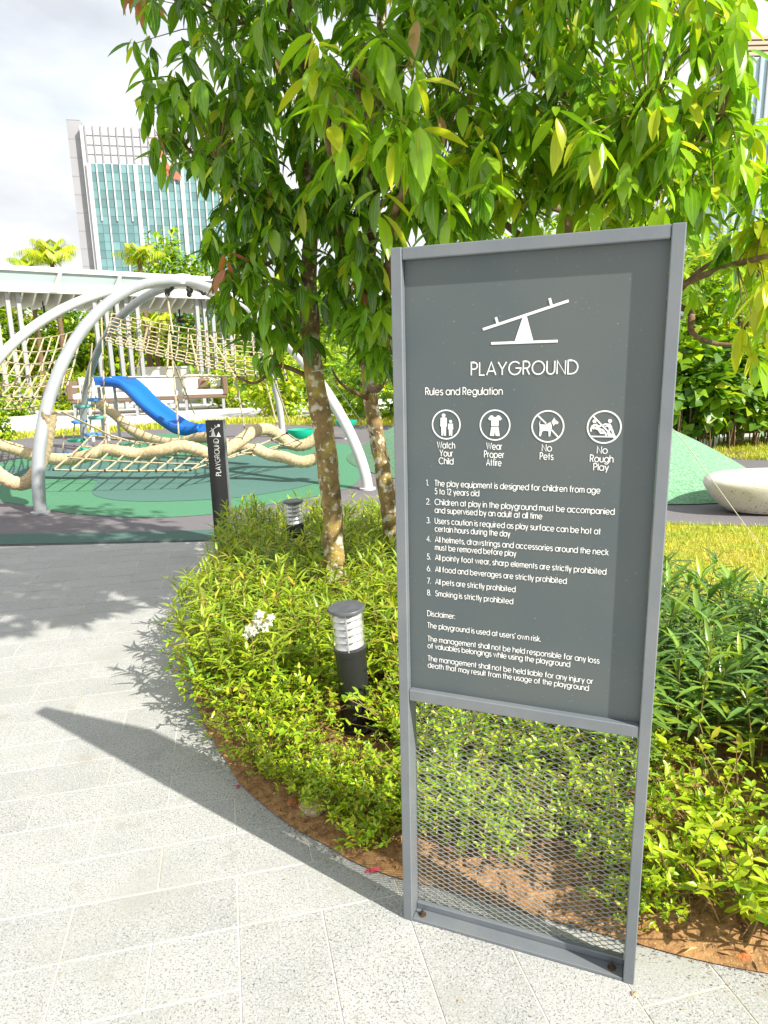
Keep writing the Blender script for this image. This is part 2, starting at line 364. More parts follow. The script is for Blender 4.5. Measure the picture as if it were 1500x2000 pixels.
for i in range(4): b.poly([(q.x, q.y, .010) for q in (e1[i], e1[i + 1], e0[i + 1], e0[i])])
tag(b.build('play_surface_edge', M_strip), kind='structure')
# pale walkway and turf far behind
sheet('walkway', [(-40, 13), (-16, 15.6), (-9.4, 16.9), (-4.3, 20.2), (2, 20.5), (8, 24), (-6, 42), (-50, 30)], .000, M_walk)
sheet('turf_strip', [(-30, 12.5), (-16, 13.0), (-9.0, 15.3), (-4.0, 18.3), (1.0, 16.5), (4.6, 13.5), (9, 14), (6, 19), (1, 20.3), (-4.3, 20.1), (-9.4, 16.8), (-16, 15.5), (-30, 14)], .003, M_grassb)
sheet('lawn', [(1.55, 6.07), (1.6, 5.6), (1.65, 4.9), (1.9, 3.7), (2.4, 3.35), (3.2, 3.15), (4.4, 2.9), (9, 2.2), (13, 8), (12, 12.5), (8.5, 13), (6.0, 12.0), (5.2, 10.2), (6.3, 9.6), (8, 8.2), (7, 5.8), (3.49, 5.95), (2.68, 6.13)], .002, M_grassb)
# soil bed, slightly heaped
b = MB(); ring = [Vector((p[0], p[1], 0)) for p in bed_poly]; ring = spline(ring + [ring[0]], 3)[:-1]
NX, NY = 90, 80; x0, x1, y0, y1 = -1.65, 4.5, 1.0, 6.1; vs = []; fs = []
rp = [(p.x, p.y) for p in ring]
def dist_edge(x, y):
    best = 9; 
    for i in range(len(rp)):
        ax, ay = rp[i - 1]; bx, by = rp[i]; dx, dy = bx - ax, by - ay; q = dx * dx + dy * dy + 1e-9
        t = max(0, min(1, ((x - ax) * dx + (y - ay) * dy) / q)); d = (x - ax - t * dx) ** 2 + (y - ay - t * dy) ** 2
        if d < best: best = d
    return math.sqrt(best)
def soil_h(x, y): return .006 + min(dist_edge(x, y) * .22, .045) + .012 * pnoise(Vector((x * 6, y * 6, 0))) * min(1, dist_edge(x, y) * 8)
import bmesh
bm = bmesh.new(); bv = [bm.verts.new((p.x, p.y, .004)) for p in ring]; bm.faces.new(bv)
bmesh.ops.triangulate(bm, faces=bm.faces[:])
for _ in range(5):
    ed = [e for e in bm.edges if e.calc_length() > .09]
    if not ed: break
    bmesh.ops.subdivide_edges(bm, edges=ed, cuts=1); bmesh.ops.triangulate(bm, faces=bm.faces[:])
for v in bm.verts: v.co.z = soil_h(v.co.x, v.co.y)
me = bpy.data.meshes.new('planting_bed'); bm.to_mesh(me); bm.free(); me.materials.append(M_soil); me.polygons.foreach_set('use_smooth', [True] * len(me.polygons))
bed = link('planting_bed', me); tag(bed, kind='structure')
# leaf litter on the soil
lt = [leaf_tmpl(.35, .2, .4, (0, .4, 1), (.1, 1, 0))]
items = []
for _ in range(9000):
    x, y = ru(-1.3, 2.4), ru(1.3, 4.2)
    if inside((x, y), bed_poly) and dist_edge(x, y) > .01:
        a = ru(0, 6.28); items.append((0, xf(Vector((x, y, soil_h(x, y) + .006)), Vector((math.cos(a), math.sin(a), ru(-.3, .3))), Vector((ru(-.5, .5), ru(-.5, .5), 1)), ru(.006, .04) * ru(.4, 1)), random.choice([0, 0, 1])))
for _ in range(420):
    x, y = ru(-1.1, 2.0), ru(1.35, 3.2)
    if inside((x, y), bed_poly) and .01 < dist_edge(x, y) < .3:
        a = ru(0, 6.28); items.append((0, xf(Vector((x, y, soil_h(x, y) + .009)), Vector((math.cos(a), math.sin(a), ru(-.2, .5))), Vector((ru(-.6, .6), ru(-.6, .6), 1)), ru(.025, .06), ru(.01, .05)), random.choice([0, 0, 1])))
for _ in range(700):   # crumbs washed over the edge of the paving
    i = random.randrange(4, 20); a_, b_ = Vector(bed_front[i]), Vector(bed_front[i + 1]); q = a_.lerp(b_, rnd()); nn_ = Vector((b_.y - a_.y, a_.x - b_.x)).normalized(); q = q + nn_ * (.075 * rnd() ** 2.6); a = ru(0, 6.28)
    items.append((0, xf(Vector((q.x, q.y, .003)), Vector((math.cos(a), math.sin(a), ru(-.1, .2))), Vector((ru(-.5, .5), ru(-.5, .5), 1)), ru(.003, .010)), random.choice([0, 1, 1])))
o = link('leaf_litter', inst_mesh('leaf_litter', lt, items, [LEAF[5], M_branch])); tag(o, kind='stuff')
for k in range(9):
    q = G(*[(120, 1905), (395, 1790), (640, 1960), (900, 1955), (210, 1340), (70, 1650), (330, 1560), (560, 1720), (1330, 1975)][k]); a = ru(0, 6.28)
    o = link('fallen_leaf', inst_mesh('fallen_leaf', lt, [(0, xf(Vector((0, 0, .004)), Vector((math.cos(a), math.sin(a), .1)), Vector((ru(-.4, .4), ru(-.4, .4), 1)), ru(.008, .016)), 0)], [LEAF[5]])); o.location = (q.x, q.y, .001)
    tag(o, 'tiny dry leaf scrap lying on the pale paving', 'leaf', 'dry leaf scraps on the paving')
# grass blades
def grass(name, poly, n, hmin, hmax, wid, zb=.003):
    xs = [p[0] for p in poly]; ys = [p[1] for p in poly]; V = []; F = []; k = 0
    while k < n:
        x, y = ru(min(xs), max(xs)), ru(min(ys), max(ys))
        if not inside((x, y), poly): continue
        X, Y, z = proj((x, y, 0))
        if not (-80 < X < 1600): k += 1; continue
        a = ru(0, 6.28); h = ru(hmin, hmax); lx, ly = math.cos(a) * h * ru(.2, 1.1), math.sin(a) * h * ru(.2, 1.1); wx, wy = -math.sin(a) * wid, math.cos(a) * wid
        i = len(V); V += [(x - wx, y - wy, zb), (x + wx, y + wy, zb), (x + lx * .5 + wx * .7, y + ly * .5 + wy * .7, zb + h * .6), (x + lx * .5 - wx * .7, y + ly * .5 - wy * .7, zb + h * .6), (x + lx, y + ly, zb + h)]
        F += [(i, i + 1, i + 2, i + 3), (i + 3, i + 2, i + 4)]; k += 1
    me = bpy.data.meshes.new(name); me.from_pydata(V, [], F); me.materials.append(M_blade); me.update()
    return tag(link(name, me), kind='stuff')
grass('grass', [(1.55, 6.07), (1.65, 4.9), (1.9, 3.7), (2.4, 3.3), (4.4, 2.85), (6, 4.5), (3.49, 5.97), (2.68, 6.15)], 26000, .02, .05, .0035)
grass('grass', [(4.9, 10.1), (6.4, 9.5), (10, 9.8), (10, 12.5), (6, 12)], 9000, .04, .09, .008)
grass('grass', [(-16, 13.0), (-9.0, 15.3), (-4.0, 18.3), (1.0, 16.5), (4.6, 13.5), (6, 15), (1, 20.0), (-4.3, 19.9), (-9.4, 16.7), (-16, 15.3)], 14000, .05, .14, .014)

# =================================================================== PLAYGROUND RULES SIGN
SX, SY, SA, SH, SW = .0280658, 1.62382666, -.373792, 1.80228, .616498
sign = empty('rules_sign', (SX, SY, 0), 'tall grey framed playground rules sign with wire mesh lower half on the paving edge', 'sign', rz=SA)
FW, FD = .0265, .062
b = MB(); b.box((0, 0, 0), (FW, FD, SH), bev=.002); b.build('side_post', M_frame, sign)
b = MB(); b.box((SW - FW, 0, 0), (SW, FD, SH), bev=.002); b.build('side_post', M_frame, sign)
b = MB(); b.box((FW + .0005, .0015, SH - .0275), (SW - FW - .0005, FD - .0015, SH - .001), bev=.002); b.build('top_rail', M_frame, sign)
b = MB(); b.box((FW + .0005, .0015, .684), (SW - FW - .0005, FD - .0015, .714), bev=.002); b.build('middle_rail', M_frame, sign)
b = MB(); b.box((FW + .0005, .0015, .001), (SW - FW - .0005, FD - .0015, .011), bev=.0015); b.build('bottom_plate', M_frame, sign)
b = MB(); b.box((FW + .0007, .040, .0112), (SW - FW - .0007, FD - .002, .031), bev=.0015); b.build('bottom_rail', M_frame, sign)
PD = .0195   # how deep the panel sits behind the frame front
b = MB(); b.box((FW + .0008, PD, .7145), (SW - FW - .0008, FD - .006, SH - .028)); panel = b.build('panel', M_panel, sign)
b = MB()     # expanded metal: zigzag strands with real thickness
MX0, MX1, MZ0, MZ1, MY = FW + .001, SW - FW - .001, .0320, .6835, .051
dw, dh = .034, .0072; nx = int((MX1 - MX0) / (dw / 2)); nzr = int((MZ1 - MZ0) / dh)
stp = (MX1 - MX0) / nx; V = []; F = []
for j in range(nzr + 1):
    z = MZ0 + dh * j
    base = len(V)
    for i in range(nx + 1):
        zz = z + (dh if (i + j) % 2 else 0); zz = min(zz, MZ1 - .0012); hw = .00058; yo = .0010 * (1 if (i + j) % 2 else -1)
        x = MX0 + i * stp
        V += [(x, MY - .0007 + yo, zz - hw), (x, MY + .0007 + yo, zz - hw + .0004), (x, MY + .0007 + yo, zz + hw + .0004), (x, MY - .0007 + yo, zz + hw)]
    for i in range(nx):
        a = base + i * 4; c = a + 4
        F += [(a + k, a + (k + 1) % 4, c + (k + 1) % 4, c + k) for k in range(4)]
me = bpy.data.meshes.new('mesh_screen'); me.from_pydata(V, [], F); me.materials.append(M_mesh); me.update()
tag(link('mesh_screen', me, sign), kind='stuff')
for (x, y) in ((.050, .022), (SW - .055, .024)):
    b = MB((x, y, .011)); b.lathe([(.011, 0), (.011, .0025), (.0065, .003), (.0065, .009), (.0025, .0095), (.0025, .018)], 8, (x, y, .011)); o = b.build('anchor_bolt', M_bolt, sign); o.location = (x, y, .011)

# ---- lettering: geometric monoline alphabet
def A_(cx, cy, rx, ry, a0, a1):
    n = max(4, int(abs(a1 - a0) / 22)); return [(cx + rx * math.cos(R_(a0 + (a1 - a0) * i / n)), cy + ry * math.sin(R_(a0 + (a1 - a0) * i / n))) for i in range(n + 1)]
O = lambda: A_(.35, .35, .35, .35, 0, 360)
GL = {
 'a': ([O(), [(.70, .72), (.70, 0)]], .70), 'b': ([[(0, 0), (0, 1)], O()], .70), 'c': ([A_(.35, .35, .35, .35, 42, 318)], .64), 'd': ([O(), [(.70, 1), (.70, 0)]], .70),
 'e': ([[(.03, .34), (.70, .34)], A_(.35, .35, .35, .35, 0, 318)], .70), 'f': ([[(.14, 0), (.14, .8)] + A_(.34, .8, .2, .2, 180, 90), [(0, .66), (.34, .66)]], .36),
 'g': ([O(), [(.70, .70), (.70, .06)] + A_(.35, .04, .35, .32, 0, -155)], .70), 'h': ([[(0, 0), (0, 1)], A_(.28, .42, .28, .28, 180, 0) + [(.56, 0)]], .56),
 'i': ([[(0, 0), (0, .70)], [(0, .88), (0, 1)]], 0), 'j': ([[(.1, .7), (.1, -.1)] + A_(-.05, -.1, .15, .17, 0, -90), [(.1, .88), (.1, 1)]], .1), 'k': ([[(0, 0), (0, 1)], [(.45, .7), (.03, .3)], [(.15, .42), (.5, 0)]], .5),
 'l': ([[(0, 0), (0, 1)]], 0), 'm': ([[(0, 0), (0, .7)], A_(.22, .46, .22, .24, 180, 0) + [(.44, 0)], A_(.66, .46, .22, .24, 180, 0) + [(.88, 0)]], .88),
 'n': ([[(0, 0), (0, .70)], A_(.28, .42, .28, .28, 180, 0) + [(.56, 0)]], .56), 'o': ([O()], .70), 'p': ([[(0, .70), (0, -.28)], O()], .70), 'q': ([O(), [(.70, .70), (.70, -.28)]], .70),
 'r': ([[(0, 0), (0, .70)], A_(.26, .44, .26, .26, 180, 85)], .28), 's': ([A_(.22, .53, .19, .17, 25, 270) + A_(.22, .18, .22, .18, 85, -155)], .44), 't': ([[(.15, 0), (.15, .95)], [(0, .66), (.32, .66)]], .32),
 'u': ([[(0, .70), (0, .28)] + A_(.28, .28, .28, .28, 180, 360), [(.56, .70), (.56, 0)]], .56), 'v': ([[(0, .7), (.26, .02), (.52, .7)]], .52), 'w': ([[(0, .7), (.21, .02), (.42, .68), (.63, .02), (.84, .7)]], .84),
 'x': ([[(0, .7), (.5, 0)], [(.5, .7), (0, 0)]], .5), 'y': ([[(0, .7), (.27, .04)], [(.54, .7), (.18, -.28)]], .54), 'z': ([[(0, .7), (.45, .7), (0, 0), (.48, 0)]], .48),
 'A': ([[(0, 0), (.39, 1), (.78, 0)], [(.14, .30), (.64, .30)]], .78), 'C': ([A_(.5, .5, .5, .5, 42, 318)], .9), 'D': ([[(0, 0), (0, 1), (.27, 1)] + A_(.27, .5, .5, .5, 90, -90) + [(0, 0)]], .77),
 'G': ([A_(.5, .5, .5, .5, 42, 360) + [(.55, .5)]], 1.0), 'L': ([[(0, 1), (0, 0), (.44, 0)]], .42), 'N': ([[(0, 0), (0, 1), (.66, 0), (.66, 1)]], .66), 'O': ([A_(.5, .5, .5, .5, 0, 360)], 1.0),
 'P': ([[(0, 0), (0, 1), (.26, 1)] + A_(.26, .74, .26, .26, 90, -90) + [(0, .48)]], .52), 'R': ([[(0, 0), (0, 1), (.26, 1)] + A_(.26, .74, .26, .26, 90, -90) + [(0, .48)], [(.26, .48), (.52, 0)]], .54),
 'S': ([A_(.27, .75, .24, .25, 25, 270) + A_(.27, .25, .28, .25, 85, -155)], .55), 'T': ([[(0, 1), (.56, 1)], [(.28, 1), (.28, 0)]], .56), 'U': ([[(0, 1), (0, .32)] + A_(.31, .31, .31, .31, 180, 360) + [(.62, 1)]], .62),
 'W': ([[(0, 1), (.27, .02), (.54, .98), (.81, .02), (1.08, 1)]], 1.08), 'Y': ([[(0, 1), (.35, .44), (.70, 1)], [(.35, .44), (.35, 0)]], .70),
 '1': ([[(.02, .82), (.2, 1), (.2, 0)]], .22), '2': ([A_(.26, .73, .25, .27, 170, -38) + [(0, 0), (.54, 0)]], .54), '3': ([A_(.25, .76, .22, .24, 150, -90), A_(.25, .27, .27, .27, 90, -150)], .52), '4': ([[(.42, 0), (.42, 1), (0, .28), (.58, .28)]], .58),
 '5': ([[(.50, 1), (.14, 1), (.07, .56)] + A_(.26, .32, .27, .32, 122, -150)], .53), '6': ([A_(.28, .3, .28, .3, 0, 360), [(.05, .46), (.36, 1)]], .56), '7': ([[(0, 1), (.5, 1), (.16, 0)]], .5), '8': ([A_(.26, .75, .22, .24, 0, 360), A_(.26, .26, .26, .26, 0, 360)], .52),
 '.': ([[(0, 0), (0, .11)]], 0), ',': ([[(.02, .1), (-.03, -.12)]], .02), ':': ([[(0, 0), (0, .11)], [(0, .58), (0, .69)]], 0), "'": ([[(0, .78), (0, 1.02)]], 0)}
def ribbon(b, pts, hw, place, k):
    P2 = [Vector(p) for p in pts]; n = len(P2); closed = (P2[0] - P2[-1]).length < 1e-4; Ls = []; Rs = []
    for i in range(n):
        if closed and i in (0, n - 1): d0 = P2[1] - P2[0]; d1 = P2[-1] - P2[-2]
        else: d0 = P2[min(i + 1, n - 1)] - P2[i] if i < n - 1 else P2[i] - P2[i - 1]; d1 = P2[i] - P2[i - 1] if i > 0 else d0
        d0 = d0.normalized(); d1 = d1.normalized(); nn = Vector((-(d0.y + d1.y), d0.x + d1.x))
        if nn.length < .2: nn = Vector((-d0.y, d0.x))
        nn.normalize(); q = min(hw / max(abs(nn.dot(Vector((-d0.y, d0.x)))), .35), hw * 1.7)
        Ls.append(P2[i] + nn * q); Rs.append(P2[i] - nn * q)
    vs = [place(p, k) for p in Ls] + [place(p, k) for p in Rs]
    b.add(vs, [(n + i, n + i + 1, i + 1, i) for i in range(n - 1)])
SPC, WORD = .20, .36
def text_w(s):
    x = 0
    for c in s: x += WORD if c == ' ' else GL[c][1] + SPC
    return x - SPC
def draw(b, s, x0, x1, base, cap, weight, place):
    sx = (x1 - x0) / text_w(s); x = 0; k = 0
    for c in s:
        if c == ' ': x += WORD; continue
        for st in GL[c][0]:
            ribbon(b, [((x + p[0]) * sx + x0, p[1] * cap + base) for p in st], weight * cap * .5, place, k); k += 1
        x += GL[c][1] + SPC
on_panel = lambda p, k: (p[0], PD - .0008 - (k % 6) * .00012, p[1])
def line(name, rows, cap, weight, label=None):
    b = MB()
    for (s, x0, x1, base) in rows: draw(b, s, x0, x1, base, cap, weight, on_panel)
    o = b.build(name, M_white, panel)
    if label: o['label'] = label
line('title_lettering', [('PLAYGROUND', .185, .420, 1.5155)], .0285, .10)
line('heading_lettering', [('Rules and Regulation', .075, .257, 1.4715)], .0165, .115)
C_ = .0152; WT = .115
line('caption_lettering', [('Watch', .103, .146, 1.3465), ('Your', .109, .141, 1.3275), ('Child', .107, .142, 1.3085)], C_, WT)
line('caption_lettering', [('Wear', .222, .258, 1.3465), ('Proper', .217, .263, 1.3275), ('Attire', .222, .257, 1.3085)], C_, WT)
line('caption_lettering', [('No', .349, .370, 1.3455), ('Pets', .345, .374, 1.3265)], C_, WT)
line('caption_lettering', [('No', .468, .489, 1.3435), ('Rough', .454, .502, 1.3245), ('Play', .462, .493, 1.3060)], C_, WT)
T0 = .096
for num, rows in (('1.', [('The play equipment is designed for children from age', T0, .478, 1.2545), ('5 to 12 years old', T0, .205, 1.2345)]),
                  ('2.', [('Children at play in the playground must be accompanied', T0, .510, 1.2080), ('and supervised by an adult at all time', T0, .353, 1.1880)]),
                  ('3.', [('Users caution is required as play surface can be hot at', T0, .483, 1.1610), ('certain hours during the day', T0, .280, 1.1410)]),
                  ('4.', [('All helmets, drawstrings and accessories around the neck', T0, .502, 1.1140), ('must be removed before play', T0, .295, 1.0940)]),
                  ('5.', [('All pointy foot wear, sharp elements are strictly prohibited', T0, .499, 1.0680)]),
                  ('6.', [('All food and beverages are strictly prohibited', T0, .413, 1.0375)]),
                  ('7.', [('All pets are strictly prohibited', T0, .295, 1.0050)]),
                  ('8.', [('Smoking is strictly prohibited', T0, .290, .9740)])):
    line('rule_lettering', [(num, .0745, .0745 + text_w(num) * .0125, rows[0][3])] + rows, .0142, WT)
line('disclaimer_lettering', [('Disclaimer:', .0745, .146, .9185)], .0142, WT)
line('disclaimer_lettering', [("The playground is used at users' own risk.", .0745, .358, .8865)], .0142, WT)
line('disclaimer_lettering', [('The management shall not be held responsible for any loss', .0745, .494, .8500), ('of valuables belongings while using the playground', .0745, .428, .8310)], .0142, WT)
line('disclaimer_lettering', [('The management shall not be held liable for any injury or', .0745, .482, .7960), ('death that may result from the usage of the playground', .0745, .473, .7770)], .0142, WT)
# ---- pictograms
class Pic:
    def __init__(s, cx, cz, y=None): s.b = MB(); s.cx = cx; s.cz = cz; s.k = 0
    def pt(s, p): return (s.cx + p[0], PD - .0008 - (s.k % 9) * .0001, s.cz + p[1])
    def poly(s, pts): s.k += 1; s.b.poly([s.pt(p) for p in pts])
    def disc(s, x, z, r, rz=None): s.poly([(x + r * math.cos(a * .3927), z + (rz or r) * math.sin(a * .3927)) for a in range(16)])
    def ring(s, r, w):
        s.k += 1; n = 40; vs = []
        for i in range(n):
            a = 2 * math.pi * i / n; vs += [s.pt(((r - w) * math.cos(a), (r - w) * math.sin(a))), s.pt((r * math.cos(a), r * math.sin(a)))]
        s.b.add(vs, [(2 * i, 2 * i + 1, (2 * i + 3) % (2 * n), (2 * i + 2) % (2 * n)) for i in range(n)])
    def bar(s, pts, w):
        s.k += 1; ribbon(s.b, pts, w / 2, lambda p, k: s.pt(p), 0)
    def done(s, label): tag(s.b.build('pictogram', M_white, panel), label)
q = Pic(.304, 1.585)   # seesaw
q.bar([(-.093, .031), (.092, .083)], .0058); q.bar([(-.074, 0), (.072, .0005)], .0055); q.poly([(-.022, .001), (.020, .001), (.004, .056), (-.004, .056)])
q.bar([(-.059, .041), (-.064, .056)], .0055); q.bar([(.057, .073), (.052, .0905)], .0055); q.done('white seesaw symbol')
q = Pic(.125, 1.4025); q.ring(.0352, .0032)      # adult and child
q.disc(-.006, .0215, .0045); q.poly([(-.0135, .0155), (-.011, .0165), (-.001, .0165), (.0015, .0155), (.0022, -.004), (0, -.005), (-.0005, -.026), (-.005, -.026), (-.006, -.009), (-.007, -.026), (-.0115, -.026), (-.012, -.005), (-.0142, -.004)])
q.disc(.011, .0075, .0037); q.poly([(.0055, .0025), (.0165, .0025), (.0175, -.0105), (.0155, -.011), (.0148, -.026), (.0118, -.026), (.011, -.014), (.0102, -.026), (.0072, -.026), (.0065, -.011), (.0045, -.0105)]); q.done('ringed adult and child symbol')
q = Pic(.241, 1.4025); q.ring(.0357, .0032)      # shirt and shorts
q.poly([(-.005, .022), (-.0105, .022), (-.016, .0145), (-.0115, .0105), (-.0085, .013), (-.0085, -.0025), (.0085, -.0025), (.0085, .013), (.0115, .0105), (.016, .0145), (.0105, .022), (.005, .022), (.003, .0185), (-.003, .0185)])
q.poly([(-.0085, -.0045), (.0085, -.0045), (.0115, -.0245), (.002, -.0245), (.0003, -.010), (-.0015, -.0245), (-.0115, -.0245)]); q.done('ringed shirt and shorts symbol')
q = Pic(.360, 1.4010); q.ring(.0362, .0033)      # no pets
q.poly([(-.019, .0065), (-.0165, .0155), (-.0175, .0045), (-.004, .004), (.006, .010), (.0085, .003), (.009, -.004), (.0075, -.009), (.006, -.022), (.0025, -.022), (.002, -.0105), (-.009, -.0095), (-.0125, -.013), (-.0145, -.022), (-.0185, -.022), (-.0175, -.008), (-.018, .001)])
q.poly([(.008, .0115), (.011, .015), (.0135, .020), (.0155, .0155), (.0235, .0095), (.021, .0055), (.0155, .0055), (.0125, .001)])
q.bar([(-.0225, .0245), (-.0035, .0065)], .0032); q.bar([(.009, -.0075), (.0235, -.0235)], .0032); q.done('ringed dog symbol with a slash')
q = Pic(.480, 1.4010); q.ring(.0362, .0033)      # no rough play
q.disc(-.0205, .0125, .0042); q.bar([(-.021, .006), (-.0225, -.005)], .004); q.bar([(-.024, .004), (-.0275, -.004), (-.0265, -.010)], .003); q.bar([(-.0185, .0055), (-.0095, .001), (-.004, .0055)], .0035); q.bar([(-.0195, -.002), (-.012, -.004), (-.006, -.0125), (.002, -.012)], .0045); q.bar([(-.018, .006), (-.011, -.0015)], .005)
q.bar([(-.010, -.004), (-.003, -.006), (.003, -.013), (.006, -.018)], .004)
q.disc(.0115, .0135, .0042); q.poly([(.006, .007), (.012, .008), (.0165, .001), (.0175, -.006), (.011, -.006), (.0085, .000)]); q.bar([(.009, .006), (.001, .0065), (-.003, .003)], .0033); q.bar([(.012, -.005), (.0085, -.012), (.013, -.020)], .0042); q.bar([(.0165, -.005), (.0195, -.014), (.0235, -.0215)], .0042); q.bar([(.0085, .003), (.0025, .0015)], .003)
q.bar([(-.0285, -.0205), (.027, -.0205)], .0030); q.bar([(-.0245, .0245), (.0235, -.0245)], .0032); q.done('ringed scuffle symbol with a slash')

# =================================================================== SMALL POST SIGN
pb = Vector((-1.452, 5.90, .006)); post = empty('totem_sign', pb, 'slim black totem sign with seesaw symbol at the back edge of the paving', 'sign', rz=-.12)
b = MB(); b.box((-.078, -.02, 0), (.078, .02, 1.085), bev=.003); tpost = b.build('post', M_black, post)
b = MB(); b.box((.0785, -.018, 0), (.088, .018, 1.085)); b.build('edge_strip', M_frame, post)
tp = lambda p, k: (p[0], -.0208 - (k % 6) * .0001, p[1])
b = MB(); rot = lambda p, k: tp((.012 - p[1] + .018, p[0]), k)
draw(b, 'PLAYGROUND', .60, .925, -.016, .044, .11, lambda p, k: tp((.012 - p[1], p[0]), k)); b.build('lettering', M_white, tpost)
b = MB(); cc = lambda x, z: (x, z)
for k, (st, wd) in enumerate([([(-.052, .945), (.052, .945)], .006), ([(-.045, .985), (.030, 1.035)], .006), ([(-.02, 1.003), (-.028, 1.02)], .006), ([(.012, 1.024), (.005, 1.045)], .006)]):
    ribbon(b, st, wd / 2, tp, k)
b.poly([tp(p, 5) for p in ((-.035, .948), (.005, .948), (-.008, 1.008), (-.020, 1.0))]); b.poly([tp((.040 + .012 * math.cos(a * .5236), 1.04 + .012 * math.sin(a * .5236)), 3) for a in range(12)]); b.poly([tp(p, 2) for p in ((.015, .948), (.05, .948), (.035, .985))])
b.build('seesaw_symbol', M_white, tpost)

# =================================================================== BOLLARD LIGHTS
def bollard(loc, lean, label):
    t = empty('bollard_light', loc, label, 'garden light', 'bollard lights in the planting bed'); t.rotation_euler = (R_(lean * .4), R_(-lean), 0); t.scale = (1.05, 1.05, .93)
    b = MB(); b.lathe([(.085, 0), (.085, .012), (.07, .016), (.07, .03)], 24); b.build('base', M_black, t, True)
    b = MB(); b.lathe([(.060, .03), (.060, .36), (.064, .362), (.064, .385), (.060, .387)], 28); b.build('post', M_black, t, True)
    for k in range(5):
        z = .392 + k * .033; n = 32; vs = []; fs = []
        for (r, h) in ((.038, .030), (.0575, .006), (.058, .0), (.055, .0), (.036, .020)):
            for q in range(n): a = 2 * math.pi * q / n; vs.append((r * math.cos(a), r * math.sin(a), z + h + .006 * math.cos(a + .6)))
        for i in range(4):
            for q in range(n): fs.append((i * n + q, i * n + (q + 1) % n, i * n + n + (q + 1) % n, i * n + n + q))
        b = MB(); b.add(vs, fs); b.build('louvre', M_louv, t, True)
    b = MB(); b.lathe([(.0645, .388), (.0645, .557)], 32); b.f = b.f[:-2]; b.mi = b.mi[:-2]; b.build('clear_sleeve', M_clear, t, 'all')
    b = MB(); b.lathe([(.034, .387), (.034, .56)], 20); b.build('diffuser', M_louv, t, True)
    for k in range(3):
        a = k * 2.094 + .5; x, y = .058 * math.cos(a), .058 * math.sin(a); b = MB(); b.tube([(x, y, .387), (x, y, .56)], .0035, 6); b.build('rod', M_tubeg, t)
    b = MB(); b.lathe([(.068, .558), (.0715, .561), (.0715, .572), (.069, .575), (.03, .577)], 32); b.build('cap', M_cap, t, True)
    return t
bollard((-.135, 2.60, soil_h(-.135, 2.6)), 3, 'black bollard light with white louvred head beside the rules sign')
bollard((-.655, 4.85, .04), 1, 'far bollard light sunk in the shrubs left of the tree trunk')
b = MB((-.02, 2.50, .05)); b.box((-.075, 2.47, .02), (.045, 2.54, .085), bev=.006); b.box((-.05, 2.478, .0851), (.02, 2.532, .0951), bev=.004); o = b.build('junction_box', M_black); o.location = (-.02, 2.50, .05); tag(o, 'low black junction box on the soil at the foot of the bollard light', 'electrical box')

